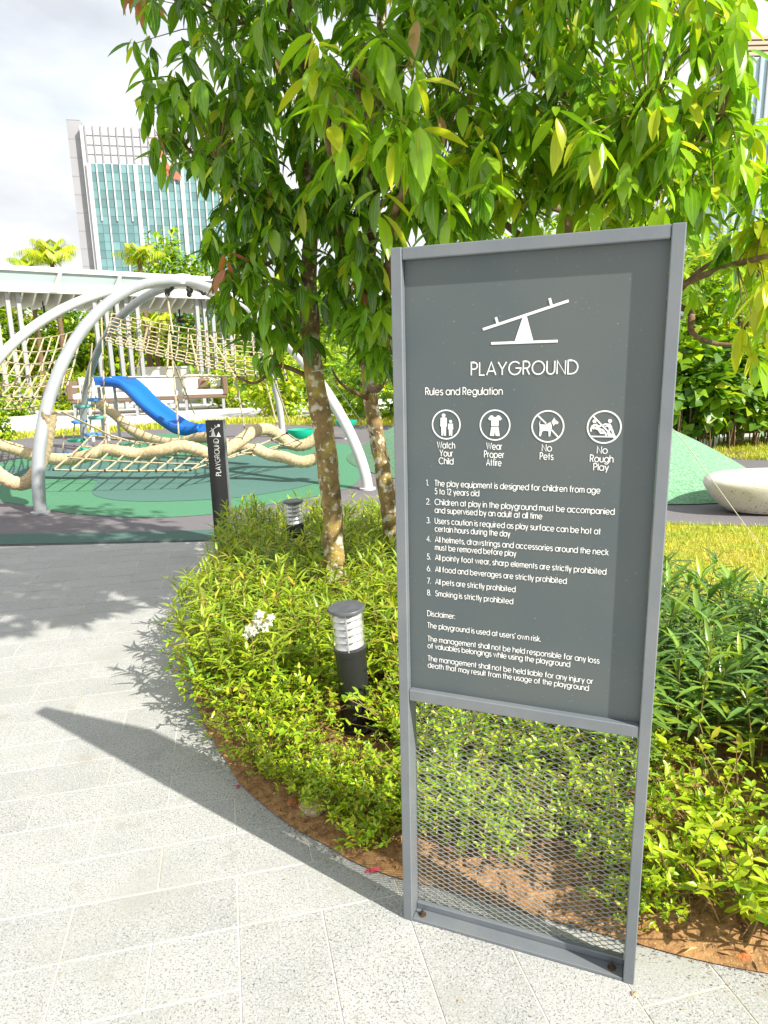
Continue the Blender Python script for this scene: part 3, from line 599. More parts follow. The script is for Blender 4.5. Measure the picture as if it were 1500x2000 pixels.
# =================================================================== TREES
LT = [leaf_tmpl(.31, .16, .35), leaf_tmpl(.345, .34, .25), leaf_tmpl(.275, .06, .5)]
LMESH = {}
for ti in range(3):
    for mi in range(6): LMESH[ti, mi] = tmpl_mesh('leaf', LT[ti], LEAF[mi])
def tree(base, trunk, trad, blobs, label, group, nbr, seed, mixw, extra_br=()):
    random.seed(seed)
    base = Vector(base); t = empty('broadleaf_tree', base, label, 'tree', group)
    tr = spline(trunk, 6); rr = [trad * (1.25 - .25 * min(1, i / 5)) * (1 - .62 * i / len(tr)) for i in range(len(tr))]
    b = MB(base); b.tube(tr, rr, 14, jit=.35); b.build('trunk', M_bark, t, 'all')
    tips = []; 
    for (c, r, n, kind) in blobs:
        for _ in range(n):
            while True:
                q = Vector((ru(-1, 1), ru(-1, 1), ru(-1, 1)))
                if q.length <= 1: break
            q = q.normalized() * (q.length ** .72)
            tips.append((Vector((c[0] + q.x * r[0], c[1] + q.y * r[1], c[2] + q.z * r[2])), Vector(c), kind))
    # branches from the trunk to blob centres
    brp = []
    def trunk_at(z):
        return min(range(len(tr)), key=lambda i: abs(tr[i].z - z))
    for (c, r, n, kind) in blobs:
        for _ in range(max(1, nbr)):
            e = Vector(c) + Vector((ru(-.6, .6) * r[0], ru(-.6, .6) * r[1], ru(-.5, .5) * r[2])); i = trunk_at(e.z - ru(.15, .6)); s = tr[i]
            m1 = s.lerp(e, .35) + Vector((ru(-.08, .08), ru(-.08, .08), ru(-.12, .05))); m2 = s.lerp(e, .7) + Vector((ru(-.08, .08), ru(-.08, .08), ru(0, .12)))
            brp.append(spline([s, m1, m2, e], 5))
    for br in extra_br: brp.append(spline(br, 5))
    for pth in brp:
        Ln = (pth[-1] - pth[0]).length; r0 = min(.012 + .012 * Ln, .034); off = pth[0]
        b = MB(pth[0]); b.tube(pth, [r0 * (1 - .7 * i / len(pth)) for i in range(len(pth))], 7, jit=.3); o = b.build('branch', M_branch, t, 'all'); o.location = pth[0] - base
    allp = [p for pth in brp for p in pth[3:]]
    tw = MB(base); leaves = []
    for (p, c, kind) in tips:
        if allp and rnd() < .6:
            q = min(allp, key=lambda a: (a - p).length_squared)
            if (q - p).length < .8: tw.tube([q, q.lerp(p, .5) + Vector((0, 0, .03)), p], [.004, .003, .0018], 4, cap=False)
        n = random.randint(6, 9); ph = ru(0, 6.28); young = rnd()
        for k in range(n):
            a = ph + k * 2.4; pol = R_(ru(12, 78)) if kind != 'up' else R_(ru(40, 120)); d = Vector((math.cos(a) * math.sin(pol), math.sin(a) * math.sin(pol), -math.cos(pol)))
            nn = Vector((ru(-.35, .35), ru(-.35, .35), 1)) + Vector((math.cos(a), math.sin(a), 0)) * .6
            wts = mixw if kind != 'yellow' else (0, .1, .3, .6, 0, 0)
            if kind == 'lime': wts = (0, .15, .62, .23, 0, 0)
            if kind == 'bright': wts = (.03, .27, .55, .15, 0, 0)
            mi = random.choices(range(6), wts)[0]
            if young > .996: mi = 4
            L_ = ru(.08, .175) * (1.15 if kind == 'lime' else 1) * (1.0 if kind != 'yellow' else 1.05)
            st = p + Vector((0, 0, ru(-.06, .04))) + d * .012
            leaves.append((random.randint(0, 2), xf(st, d, nn, L_, L_ * ru(.85, 1.2)), mi))
    tw.build('twigs', M_twig, t)['kind'] = 'stuff'
    def score(it):
        X, Y, z = proj(it[1].translation)
        return z if (-20 < X < 1520 and -60 < Y < 1100 and z > 0) else 99
    leaves.sort(key=score); near = leaves[:290]; rest = leaves[290:]
    inv = Matrix.Translation(-base)
    for ti, M, mi in near:
        o = bpy.data.objects.new('leaf', LMESH[ti, mi]); COL.objects.link(o); o.parent = t; o.matrix_local = inv @ M
    o = link('leaves', inst_mesh('leaves', LT, [(a, inv @ M, c) for a, M, c in rest], LEAF), t); o['kind'] = 'stuff'
    return t
def blob(px, py, y, r, n, kind=''): c = P(px, py, y); return ((c.x, c.y, c.z), r, n, kind)
GT = 'broadleaf trees growing in the planting bed'
A0 = G(672, 1215, .0); A0 = Vector((-.29, 3.80, .03))
tkA = [A0, P(655, 1120, 3.82), P(640, 900, 3.86), P(612, 720, 3.9), P(604, 560, 3.92), P(606, 420, 3.95), P(600, 200, 4.0), P(590, -100, 4.05)]
tree(A0, tkA, .070, [blob(410, 60, 4.1, (.50, .6, .60), 118), blob(370, 250, 4.2, (.22, .4, .25), 32), blob(470, 380, 4.0, (.36, .45, .36), 64), blob(520, 550, 3.8, (.28, .35, .22), 34), blob(545, 660, 3.7, (.24, .3, .12), 9),
     blob(610, 90, 3.7, (.42, .5, .55), 78), blob(600, 330, 3.7, (.38, .4, .38), 50), blob(560, -250, 4.0, (.9, .9, .5), 70)],
     'tree with the nearest lichen-mottled trunk, beside the bollard light', GT, 1, 11, (.34, .44, .18, .035, .0, .005),
     [[P(600, 735, 3.9), P(545, 715, 3.85), P(500, 748, 3.8), P(462, 735, 3.75)], [P(606, 520, 3.92), P(545, 505, 3.9), P(480, 545, 3.85), P(440, 570, 3.8)], [P(606, 575, 3.92), P(560, 560, 3.9), P(520, 540, 3.8), P(470, 520, 3.8)]])
B0 = Vector((.06, 4.62, .03))
tkB = [B0, P(765, 1040, 4.65), P(745, 900, 4.72), P(724, 780, 4.78), P(715, 640, 4.8), P(720, 480, 4.8), P(735, 250, 4.8), P(750, -60, 4.8)]
tree(B0, tkB, .066, [blob(700, 540, 4.0, (.22, .4, .30), 36), blob(735, 640, 3.7, (.13, .3, .20), 18), blob(730, 390, 3.6, (.35, .4, .35), 50), blob(800, 150, 3.6, (.5, .5, .55), 84), blob(735, 190, 2.55, (.20, .13, .20), 13, 'lime'), blob(640, 130, 2.6, (.10, .10, .08), 5, 'lime'), blob(800, 330, 2.75, (.14, .15, .2), 9, 'lime'), blob(780, -220, 4.2, (.9, .8, .5), 60)],
     'tree with the farther trunk standing just left of the rules sign', GT, 1, 12, (.28, .46, .22, .04, 0, .005),
     [[P(722, 780, 4.78), P(690, 765, 4.6), P(662, 745, 4.5), P(648, 720, 4.4)]])
C0 = Vector((1.15, 4.05, .03))
tkC = [C0, P(1120, 900, 4.05), P(1128, 700, 4.05), P(1118, 500, 4.05), P(1125, 330, 4.05), P(1132, 230, 4.0), P(1090, 100, 3.95), P(1040, -100, 3.9)]
tree(C0, tkC, .085, [blob(960, 120, 3.4, (.52, .55, .50), 92), blob(1180, 120, 3.3, (.50, .6, .50), 92), blob(1090, 330, 3.1, (.45, .45, .25), 52, 'bright'), blob(1280, 150, 3.0, (.33, .45, .42), 54, 'bright'), blob(1280, 320, 3.0, (.32, .4, .28), 46, 'bright'), blob(1440, 330, 3.2, (.22, .35, .28), 26, 'bright'), blob(1420, 520, 3.6, (.16, .3, .22), 13, 'bright'), blob(1490, 560, 3.0, (.07, .2, .32), 13, 'yellow'),
     blob(890, 380, 3.3, (.32, .35, .2), 34), ((.35, 3.0, 3.75), (1.3, 1.4, .5), 210, ''), ((.68, 2.1, 3.8), (1.05, .95, .45), 340, ''), ((.6, 3.5, 4.4), (1.2, 1.2, .5), 110, '')],
     'spreading sunlit tree whose trunk stands behind the rules sign', GT, 1, 13, (.16, .40, .36, .07, 0, .01),
     [[P(1125, 420, 4.05), P(1060, 400, 3.8), P(970, 390, 3.6), P(905, 400, 3.5)], [P(1130, 240, 4.0), P(1240, 330, 3.8), P(1390, 395, 3.5), P(1510, 340, 3.3)], [P(1095, 60, 3.9), P(1180, 30, 3.6), P(1330, 35, 3.3)], [P(1128, 600, 4.05), P(1330, 600, 3.9), P(1352, 650, 3.8), P(1400, 672, 3.75), P(1470, 672, 3.7)]])
random.seed(21)
# guy wires
def wire(pts, r, label):
    p0 = Vector(pts[0]); b = MB(p0); b.tube(pts, r, 5); o = b.build('guy_wire', M_wire); o.location = p0; tag(o, label, 'wire')
wire([P(1185, 700, 4.0), P(1336, 862, 4.5), P(1500, 1087, 5.2), P(1580, 1190, 5.6)], .003, 'thin guy wire slanting down over the white boulder to the lawn')
wire([P(642, 735, 3.9), P(700, 815, 4.1), P(800, 962, 4.5), P(830, 1010, 4.6)], .003, 'pale guy wire slanting from the nearest trunk past the farther trunk')
ring = [P(615, 724, 3.9) + Vector((.085 * math.cos(a * .449) + .015, .085 * math.sin(a * .449) + .03, .008 * math.cos(a * .449) + .0)) for a in range(15)]
wire(ring, .003, 'thin wire loop tied round the nearest trunk')

# =================================================================== SHRUBS
W1 = [leaf_tmpl(.17, .35, .5, (0, .35, .7, 1), (.15, 1, .75, 0)), leaf_tmpl(.14, .6, .4, (0, .35, .7, 1), (.15, 1, .75, 0)), leaf_tmpl(.20, .15, .4, (0, .35, .7, 1), (.15, 1, .75, 0))]
W2 = [leaf_tmpl(.42, .22, .35, (0, .4, .75, 1), (.1, 1, .7, 0)), leaf_tmpl(.36, .1, .45, (0, .4, .75, 1), (.1, 1, .7, 0))]
def willow_items(nst, rad, hmin, hmax, ln, mixw):
    items = []; st = MB()
    for s in range(nst):
        a = ru(0, 6.28); r = rad * math.sqrt(rnd()); x, y = r * math.cos(a), r * math.sin(a); h = ru(hmin, hmax); lx, ly = x * .5 + ru(-.05, .05), y * .5 + ru(-.05, .05)
        pth = [Vector((x, y, 0)), Vector((x + lx * .4, y + ly * .4, h * .5)), Vector((x + lx, y + ly, h))]; sp = spline(pth, 4)
        st.tube(sp, [.0035, .003, .003, .003, .0025, .002, .002, .002, .0015], 4, cap=False)
        n = int(10 + h * 22); ph = ru(0, 6)
        for k in range(n):
            f = .22 + .78 * (k / (n - 1)) ** .8; p = sp[min(int(f * 8), 7)].lerp(sp[min(int(f * 8) + 1, 8)], f * 8 % 1); aa = ph + k * 2.4
            el = R_(ru(5, 40) + 42 * max(0, f - .75) / .25); d = Vector((math.cos(aa) * math.cos(el), math.sin(aa) * math.cos(el), math.sin(el)))
            items.append((random.randint(0, 2), xf(p, d, Vector((0, 0, 1)) - d * .3, ln * ru(.6, 1.1) * (1 - .25 * max(0, f - .8) / .2)), random.choices((0, 1, 2), mixw)[0]))
    return st, items
def small_items(nst, rad, h, ln, mixw):
    items = []; st = MB()
    for s in range(nst):
        a = ru(0, 6.28); el = R_(ru(25, 85)); Ld = ru(.55, 1) * h / max(math.sin(el), .6); p0 = Vector((ru(-.3, .3) * rad, ru(-.3, .3) * rad, 0)); e = p0 + Vector((math.cos(a) * math.cos(el), math.sin(a) * math.cos(el), math.sin(el))) * Ld
        e.x = max(-rad, min(rad, e.x)); e.y = max(-rad, min(rad, e.y)); sp = spline([p0, p0.lerp(e, .5) + Vector((ru(-.02, .02), ru(-.02, .02), .02)), e], 3); st.tube(sp, [.0025] * 4 + [.0018] * 3, 4, cap=False)
        for j in range(3):
            p = sp[6 - j * 2] if j == 0 else sp[6 - j * 2] + Vector((ru(-.03, .03), ru(-.03, .03), ru(-.01, .03)))
            ph = ru(0, 6.28); ax = Vector((ru(-.4, .4), ru(-.4, .4), 1)).normalized()
            nk = random.randint(3, 6)
            for k in range(nk):
                aa = ph + k * 6.283 / nk + ru(-.4, .4); e1 = R_(ru(-25, 60)); d = Vector((math.cos(aa) * math.cos(e1), math.sin(aa) * math.cos(e1), math.sin(e1))) + ax * .1
                items.append((random.randint(0, 1), xf(p + ax * ru(-.012, .012), d, ax + Vector((ru(-.3, .3), ru(-.3, .3), 0)), ln * ru(.4, 1.25)), random.choices((0, 1, 2), mixw)[0]))
    return st, items
def proto(kind, v):
    if kind == 'd': st, it = willow_items(12, .18, .26, .46, .15, (.74, .22, .04)); return st.mesh('stems', M_stem), inst_mesh('leaves', W1, it, SH3)  # darker leaf colours stand in for tree shade on the shrubs by the lawn
    if kind == 'w': st, it = willow_items(13, .18, .24, .47, .115, (.66, .28, .06)); return st.mesh('stems', M_stem), inst_mesh('leaves', W1, it, SH1)
    st, it = small_items(48, .2, .27, .037, (.56, .33, .11)); return st.mesh('stems', M_stem), inst_mesh('leaves', W2, it, SH2)
PROT = {k: [proto(k, i) for i in range(4)] for k in 'wsd'}
def shrub(kind, x, y, s, label, group, sz=1.0):
    st, lv = random.choice(PROT[kind]); t = empty('shrub', (x, y, soil_h(x, y) - .01), label, 'shrub', group, ru(0, 6.28)); t.scale = (s, s, s * sz)
    link('stems', st, t); o = link('leaves', lv, t); o['kind'] = 'stuff'
def scatter(n, ok, dmin, tries=4000):
    pts = []
    for _ in range(tries):
        p = (ru(-1.5, 3.2), ru(1.3, 6.0))
        if not inside(p, bed_poly) or not ok(*p): continue
        if all((p[0] - q[0]) ** 2 + (p[1] - q[1]) ** 2 > dmin * dmin for q in pts): pts.append(p)
        if len(pts) >= n: break
    return pts
def clear(x, y): return (x + .135) ** 2 + (y - 2.6) ** 2 > .17 ** 2 and not (-.27 < x < .03 and 2.24 < y < 2.6)
# willow-leaved: back and middle of the bed left of the sign
for p in scatter(80, lambda x, y: y > 2.75 and x < .35 and dist_edge(x, y) > .16 and clear(x, y) and (x + .29) ** 2 + (y - 3.8) ** 2 > .02, .17):
    far = p[1] > 4.1
    shrub('w', p[0], p[1], ru(.82, 1.08) if not far else ru(.75, 1.0), 'willow-leaved shrub in the sunlit bed behind the bollard light' if not far else 'willow-leaved shrub at the back of the bed near the tree trunks', 'willow-leaved shrubs behind the bollard light' if not far else 'willow-leaved shrubs at the back of the bed')
for p in scatter(84, lambda x, y: y < 4.4 and x < .1 and (.07 if y > 2.9 else .10) < dist_edge(x, y) < .62 and clear(x, y) and not (y < 2.06 and x > -.1), .125):
    shrub('s', p[0], p[1], ru(.75, 1.05) * (.62 if -.4 < p[0] < .12 and p[1] < 2.42 else 1), 'low bright small-leaved shrub along the curved front of the bed', 'small-leaved shrubs along the curved front of the bed', .95)
for p in [(-.16, 2.05), (.0, 1.97), (-.06, 1.92), (.06, 2.06), (-.3, 2.16), (-.42, 2.28)]:
    shrub('s', p[0], p[1], ru(.55, .72), 'small leafy sprig on bare soil near the left foot of the sign', 'small-leaved sprigs on the bare soil', .9)
for p in scatter(34, lambda x, y: .1 < x < .95 and 1.93 + .12 * x < y < 3.1 and not (.35 < x < .62 and y < 2.1), .17):
    shrub('s' if p[1] < 2.6 else 'w', p[0], p[1], ru(.8, 1.05), 'shrub seen through the wire mesh of the sign', 'shrubs seen behind the wire mesh of the sign')
for p in scatter(44, lambda x, y: (.3 < x < 2.9 and 2.6 < y < 3.25) or (1.5 < x < 3.0 and 1.8 < y < 3.0), .19):
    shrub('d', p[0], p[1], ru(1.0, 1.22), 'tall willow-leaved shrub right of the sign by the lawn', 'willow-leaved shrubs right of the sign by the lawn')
# nearest plants right of the sign: leaf by leaf
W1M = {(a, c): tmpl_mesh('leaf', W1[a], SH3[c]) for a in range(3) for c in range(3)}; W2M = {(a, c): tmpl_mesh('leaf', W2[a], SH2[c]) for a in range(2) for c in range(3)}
def leafwise(x, y, kind, label, group, s=1):
    if kind == 'w': st, it = willow_items(5, .10, .36, .60, .14, (.35, .45, .2))
    else: st, it = small_items(17, .19, .30, .046, (.70, .25, .05))
    t = empty('shrub', (x, y, soil_h(x, y) - .01), label, 'shrub', group); t.scale = (s, s, s); link('stems', st.mesh('stems', M_stem), t)
    D = W1M if kind == 'w' else W2M
    for ti, M, mi in it:
        o = bpy.data.objects.new('leaf', D[ti, mi]); COL.objects.link(o); o.parent = t; o.matrix_local = M
for p in [(.12, 1.93), (.24, 1.88), (.18, 2.02), (.32, 1.96), (.42, 1.98), (.36, 1.84), (.66, 1.60), (.74, 1.64), (.66, 1.78), (.58, 1.92)]:
    shrub('s', p[0], p[1], ru(.6, .8), 'shrub seen through the wire mesh of the sign', 'shrubs seen behind the wire mesh of the sign')
for (x, y) in [(.92, 2.12), (1.12, 2.22), (1.02, 2.45), (1.30, 2.5), (1.38, 2.2), (.85, 2.4)]:
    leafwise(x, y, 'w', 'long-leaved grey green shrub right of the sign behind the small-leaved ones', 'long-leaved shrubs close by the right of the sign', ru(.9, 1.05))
for (x, y) in [(.86, 1.60), (.98, 1.54), (1.08, 1.52), (.96, 1.78), (1.16, 1.74), (1.22, 1.58), (.76, 1.86), (1.1, 1.9)]:
    leafwise(x, y, 's', 'small-leaved sprawling shrub at the paving right of the sign', 'small-leaved shrubs at the paving right of the sign', ru(.9, 1.05))
# one leggy seedling leaning over the paving
t = empty('seedling', (-.80, 2.74, .01), 'leggy seedling with four long dark leaves leaning over the paving', 'plant')
b = MB(); b.tube(spline([(0, 0, 0), (-.03, .01, .09), (-.06, .03, .19)], 4), .003, 5); b.build('stem', M_stem, t)
for p, d in [((-.03, .01, .09), (-1, -.2, -.1)), ((-.045, .02, .14), (-1, .2, .25)), ((-.06, .03, .19), (-.9, .1, .5)), ((-.055, .025, .17), (.6, .4, .6)), ((-.06, .03, .19), (-.2, .3, 1))]:
    o = bpy.data.objects.new('leaf', W1M[1, 0]); COL.objects.link(o); o.parent = t; o.matrix_local = xf(Vector(p), Vector(d), Vector((0, 0, 1)), .12)
# white flowers
def flower(loc, label, n, rad):
    t = empty('flower_cluster', loc, label, 'flowers')
    for k in range(n):
        c = Vector((ru(-rad, rad), ru(-rad, rad), ru(-.025, .03))); tl = Vector((ru(-.7, .7), ru(-.9, .2), .8)).normalized(); t1 = tl.orthogonal().normalized(); t2 = tl.cross(t1); its = []
        for j in range(5): a = j * 1.257 + ru(0, .4); its.append((0, xf(c, t1 * math.cos(a) + t2 * math.sin(a) + tl * .35, tl, .022), 0))
        link('flower', inst_mesh('flower', [leaf_tmpl(.75, .3, .3, (0, .5, 1), (.2, 1, .3))], its, [M_petal]), t)
    b = MB(); b.tube([(0, 0, -.2), (0, 0, -.005)], .0025, 5); b.build('stem', M_stem, t)
f1 = P(512, 1212, 2.82); flower(f1, 'upper cluster of white flowers among the willow leaves', 11, .042)
f2 = P(492, 1243, 2.74); flower(f2, 'lower smaller cluster of white flowers among the willow leaves', 4, .028)
def lump(name, loc, r, mm, label, cat, sq=.6):
    b = MB(); prof = []; n = 12; vs = []; fs = []
    for i in range(7):
        th = math.pi * i / 6
        for k in range(n):
            a = 2 * math.pi * k / n; d = Vector((math.sin(th) * math.cos(a), math.sin(th) * math.sin(a), math.cos(th) * sq)); rr = r * (1 + .35 * pnoise(d * 1.7 + Vector(loc) * 7)); vs.append(d * rr)
    for i in range(6):
        for k in range(n): fs.append((i * n + k, i * n + n + k, i * n + n + (k + 1) % n, i * n + (k + 1) % n))
    b.add(vs, fs); o = b.build(name, mm); o.location = loc; tag(o, label, cat)
q = G(612, 1578, .03); lump('stone', (q.x, q.y, .035), .045, M_rock, 'fist-sized mottled stone on the bare soil left of the sign', 'stone', .8)
q = G(575, 1567, .02); lump('stone', (q.x, q.y, .015), .025, M_brick, 'small orange stone beside the mottled stone', 'stone', .7)
q = G(1452, 1866, .01); lump('brick_lump', (q.x, q.y, .006), .022, M_brick, 'orange brick lump at the paving edge under the small-leaved shrubs', 'brick', .6)
q = G(1240, 1943); lump('pebble', (q.x, q.y, .002), .009, M_rock, 'little dark pebble on the paving below the right foot of the sign', 'pebble', .5)
for (px, py, s, lb) in ((465, 1537, .010, 'pinkish red petal crumb on the shaded paving by the bed curve'), (728, 1705, .020, 'crumpled red petals on the paving just left of the sign foot')):
    q = G(px, py); its = []
    for k in range(5): a = ru(0, 6.28); its.append((0, xf(Vector((ru(-s, s) * .5, ru(-s, s) * .5, .004)), Vector((math.cos(a), math.sin(a), ru(0, .5))), Vector((ru(-.5, .5), ru(-.5, .5), 1)), s * 1.3), 0))
    o = link('fallen_petals', inst_mesh('fallen_petals', [leaf_tmpl(.6, .3, .3, (0, .5, 1), (.3, 1, .3))], its, [M_pink])); o.location = (q.x, q.y, .0); tag(o, lb, 'petals')
q = G(526, 1512, .02); its = [(0, xf(Vector((0, 0, .01)), Vector((math.cos(j * 1.257), math.sin(j * 1.257), .25)), Vector((0, 0, 1)), .014), 0) for j in range(5)]
o = link('fallen_flower', inst_mesh('fallen_flower', [leaf_tmpl(.55, .1, .2, (0, .5, 1), (.2, 1, .3))], its, [M_petal])); o.location = (q.x, q.y, soil_h(q.x, q.y) + .004); tag(o, 'single white star flower fallen on the soil', 'flower')

# =================================================================== MOUND AND BOULDER BENCH
mc = Vector((2.08, 9.9, 0)); b = MB(mc); NR, NA = 16, 56; vs = []; fs = []
for i in range(NR + 1):
    r = i / NR
    for k in range(NA):
        a = 2 * math.pi * k / NA; rx, ry = 3.4, 2.1; z = 1.0 * (1 - r ** 2.1) ** 1.0 + .004
        e1, e2 = rx * r * math.cos(a) + 1e-5 * i, ry * r * math.sin(a); vs.append((mc.x - .622 * e1 - .783 * e2, mc.y + .783 * e1 - .622 * e2, max(z, .016)))
for i in range(NR):
    for k in range(NA): fs.append((i * NA + k, i * NA + NA + k, i * NA + NA + (k + 1) % NA, i * NA + (k + 1) % NA))
b.add(vs, fs); o = b.build('play_mound', M_mound, None, 'all'); o.location = mc; tag(o, 'rounded mint green rubber play mound behind the rules sign', 'mound')
bc = Vector((4.06, 6.60, .01)); b = MB(); vs = []; fs = []; n = 40
prof = [(.60, .0), (.72, .02), (.83, .09), (.92, .18), (.975, .25), (1.0, .295), (.995, .325), (.97, .35), (.92, .368), (.82, .38), (.6, .39), (.3, .395), (.02, .397)]
for (r, z) in prof:
    for k in range(n):
        a = 2 * math.pi * k / n; rr = r * (1 + .06 * math.cos(3 * a + .6)); vs.append((rr * .92 * math.cos(a) , rr * .40 * math.sin(a), z * .98))
for i in range(len(prof) - 1):
    for k in range(n): fs.append((i * n + k, i * n + (k + 1) % n, i * n + n + (k + 1) % n, i * n + n + k))
fs += [list(range(n))[::-1]]
b.add(vs, fs); o = b.build('boulder_bench', M_stone, None, 'all'); o.location = bc; tag(o, 'smooth white terrazzo boulder bench in front of the green mound', 'bench')

# =================================================================== CLIMBING FRAME
hub = P(357, 553, 11.0)
cf = empty('climbing_frame', (hub.x, hub.y, 0), 'white arched climbing frame strung with rope nets and thick braided ropes', 'climbing frame')
cb = Vector((hub.x, hub.y, 0))
def arch(foot, n=2.0, bulge=0, mm=M_tube, r=.068, w=None):
    f = Vector((foot[0], foot[1], .0)); pts = []
    for i in range(29):
        t = (i / 28) * math.pi / 2; s = 1 - math.cos(t) ** (2 / n); z = math.sin(t) ** (2 / n); p = f.lerp(Vector((hub.x, hub.y, 0)), s); p.z = .02 + (hub.z - .02) * z
        pts.append(p)
    b = MB(cb); b.tube(pts, r, 14); b.lathe([(r * 1.5, .008), (r * 1.5, .03), (r * 1.02, .034)], 16, (f.x, f.y, 0)); b.build('arch_tube', mm, cf, True); return pts
archFL = arch(G(80, 1004), mm=M_tubeg); archFR = arch(G(718, 957), n=1.55); arch((-2.15, 14.6)); arch((-6.0, 13.6), mm=M_tubeg); arch((-5.9, 9.3))
b = MB(cb); b.lathe([(.02, -.02), (.16, -.02), (.20, .02), (.20, .10), (.13, .17), (.03, .19)], 18, (hub.x, hub.y, hub.z - .05))
b.build('hub', M_tube, cf, True)
for k in range(5):
    a = k * 1.257 + .3; b = MB(cb); c = (hub.x + .3 * math.cos(a), hub.y + .3 * math.sin(a), hub.z - .14); b.ball(c, .045, 8); b.tube([c, (hub.x + .12 * math.cos(a), hub.y + .12 * math.sin(a), hub.z - .02)], .02, 6); b.build('shackle', M_joint, cf, True)
def rope(pts, r=.016, mm=M_rope, name='rope', smooth_n=0):
    b = MB(cb); b.tube(spline(pts, 4) if len(pts) > 2 else pts, r, 6); b.build(name, mm, cf, True)
def braid(px, r=.085):
    pts = spline([P(*p) for p in px], 7); b = MB(cb); s = 0; rr = []
    # a spiral lay, so that the outline is ridged like rope
    fine = []
    for i in range(len(pts) - 1):
        q_ = max(2, int((pts[i + 1] - pts[i]).length / .016))
        for k in range(q_): fine.append(pts[i].lerp(pts[i + 1], k / q_))
    n = 16; vs = []; fs = []; up = None; m_ = len(fine); acc = 0
    for i, p in enumerate(fine):
        t = (fine[min(i + 1, m_ - 1)] - fine[max(i - 1, 0)]).normalized(); up = t.orthogonal().normalized() if up is None else (up - t * up.dot(t)).normalized(); sd = t.cross(up)
        if i: acc += (p - fine[i - 1]).length
        for k in range(n):
            a = 2 * math.pi * k / n; q = r * (.91 + .18 * abs(math.sin(2 * a + acc * 40))); vs.append(p + (up * math.cos(a) + sd * math.sin(a)) * q)
    for i in range(m_ - 1):
        for k in range(n): fs.append((i * n + k, i * n + (k + 1) % n, i * n + n + (k + 1) % n, i * n + n + k))
    b.add(vs, fs); b.build('braided_rope', M_braid, cf, 'all')
braid([(-60, 890, 7.6), (-25, 908, 7.6), (10, 935, 7.6), (40, 945, 7.6), (66, 930, 7.6), (84, 885, 7.6), (93, 840, 7.55), (98, 803, 7.5)], .075)
braid([(-70, 850, 9.8), (-20, 864, 9.8), (25, 876, 9.8), (65, 889, 9.7), (100, 896, 9.6), (140, 897, 9.5), (178, 888, 9.4), (205, 879, 9.4), (240, 883, 9.3), (275, 887, 9.3), (315, 880, 9.2), (350, 872, 9.2), (380, 876, 9.2), (410, 886, 9.2), (440, 880, 9.3), (468, 862, 9.4), (496, 843, 9.6), (520, 838, 9.8), (545, 850, 10), (570, 868, 10), (598, 868, 10), (625, 850, 10)], .082)
braid([(186, 785, 12.8), (222, 808, 12.6), (258, 840, 12.3), (298, 859, 12), (335, 866, 11.6), (365, 862, 11.4), (390, 855, 11.2), (415, 856, 11), (450, 870, 10.8), (500, 880, 10.5)], .085)
braid([(498, 876, 9.0), (528, 889, 9.0), (555, 893, 8.9), (585, 902, 8.8), (612, 897, 8.8), (650, 872, 8.8)], .075)
# upper hammock net
def net(c00, c10, c11, c01, nu, nv, sag, r, skip=0):
    cs = [Vector(c) for c in (c00, c10, c11, c01)]
    def pt(u, v):
        p = cs[0].lerp(cs[1], u).lerp(cs[3].lerp(cs[2], u), v); p.z -= sag * 4 * u * (1 - u) * (.6 + .4 * 4 * v * (1 - v)) + sag * .5 * 4 * v * (1 - v); return p
    b = MB(cb)
    for i in range(nu + 1): b.tube([pt(i / nu, j / 8) for j in range(9)], r, 5, cap=False)
    for j in range(nv + 1): b.tube([pt(i / 16, j / nv) for i in range(17)], r, 5, cap=False)
    b.build('rope_net', M_rope, cf, True); b = MB(cb)
    for i in range(nu + 1):
        for j in range(nv + 1): b.ball(pt(i / nu, j / nv), r * 1.7, 5)
    b.build('rope_joints', M_joint, cf)['kind'] = 'stuff'
    return pt
net(P(205, 664, 9.2), P(560, 742, 8.8), P(545, 662, 13), P(218, 612, 12.5), 18, 8, .10, .0115)
net(P(-60, 760, 9.6), P(125, 770, 9.6), P(160, 642, 12.2), P(25, 660, 12.4), 9, 5, .12, .013)
net(P(-70, 790, 9.8), P(112, 782, 9.2), P(130, 700, 11), P(-30, 700, 11.5), 7, 3, .15, .011)
# low net just above the ground
lo = net(P(105, 917, 8.4), P(372, 918, 8.4), P(420, 880, 9.6), P(180, 850, 10.2), 8, 3, .02, .011)
net(P(372, 918, 8.6), P(560, 846, 9.2), P(600, 868, 10.2), P(420, 880, 9.6), 6, 2, .03, .011)
for a, c in [((197, 586, 11.8), (207, 872, 11.2)), ((325, 566, 11), (338, 652, 10.6)), ((330, 652, 10.4), (326, 735, 10.2)), ((332, 652, 10.4), (350, 856, 10.2)), ((336, 700, 10.4), (380, 808, 11)), ((288, 640, 10.2), (273, 700, 10.2)), ((273, 700, 10.2), (266, 722, 10.2)), ((372, 655, 10), (390, 735, 9.8)), ((410, 655, 10), (460, 738, 9.6)), ((460, 735, 10), (478, 840, 10)), ((180, 670, 12), (172, 775, 12)), ((118, 803, 8), (215, 850, 9.5)), ((215, 850, 9.5), (275, 868, 10)), ((245, 738, 12), (480, 734, 11)), ((535, 740, 9.5), (565, 826, 10)), ((515, 730, 10), (546, 850, 10))]:
    rope([P(*a), P(*c)], .014)
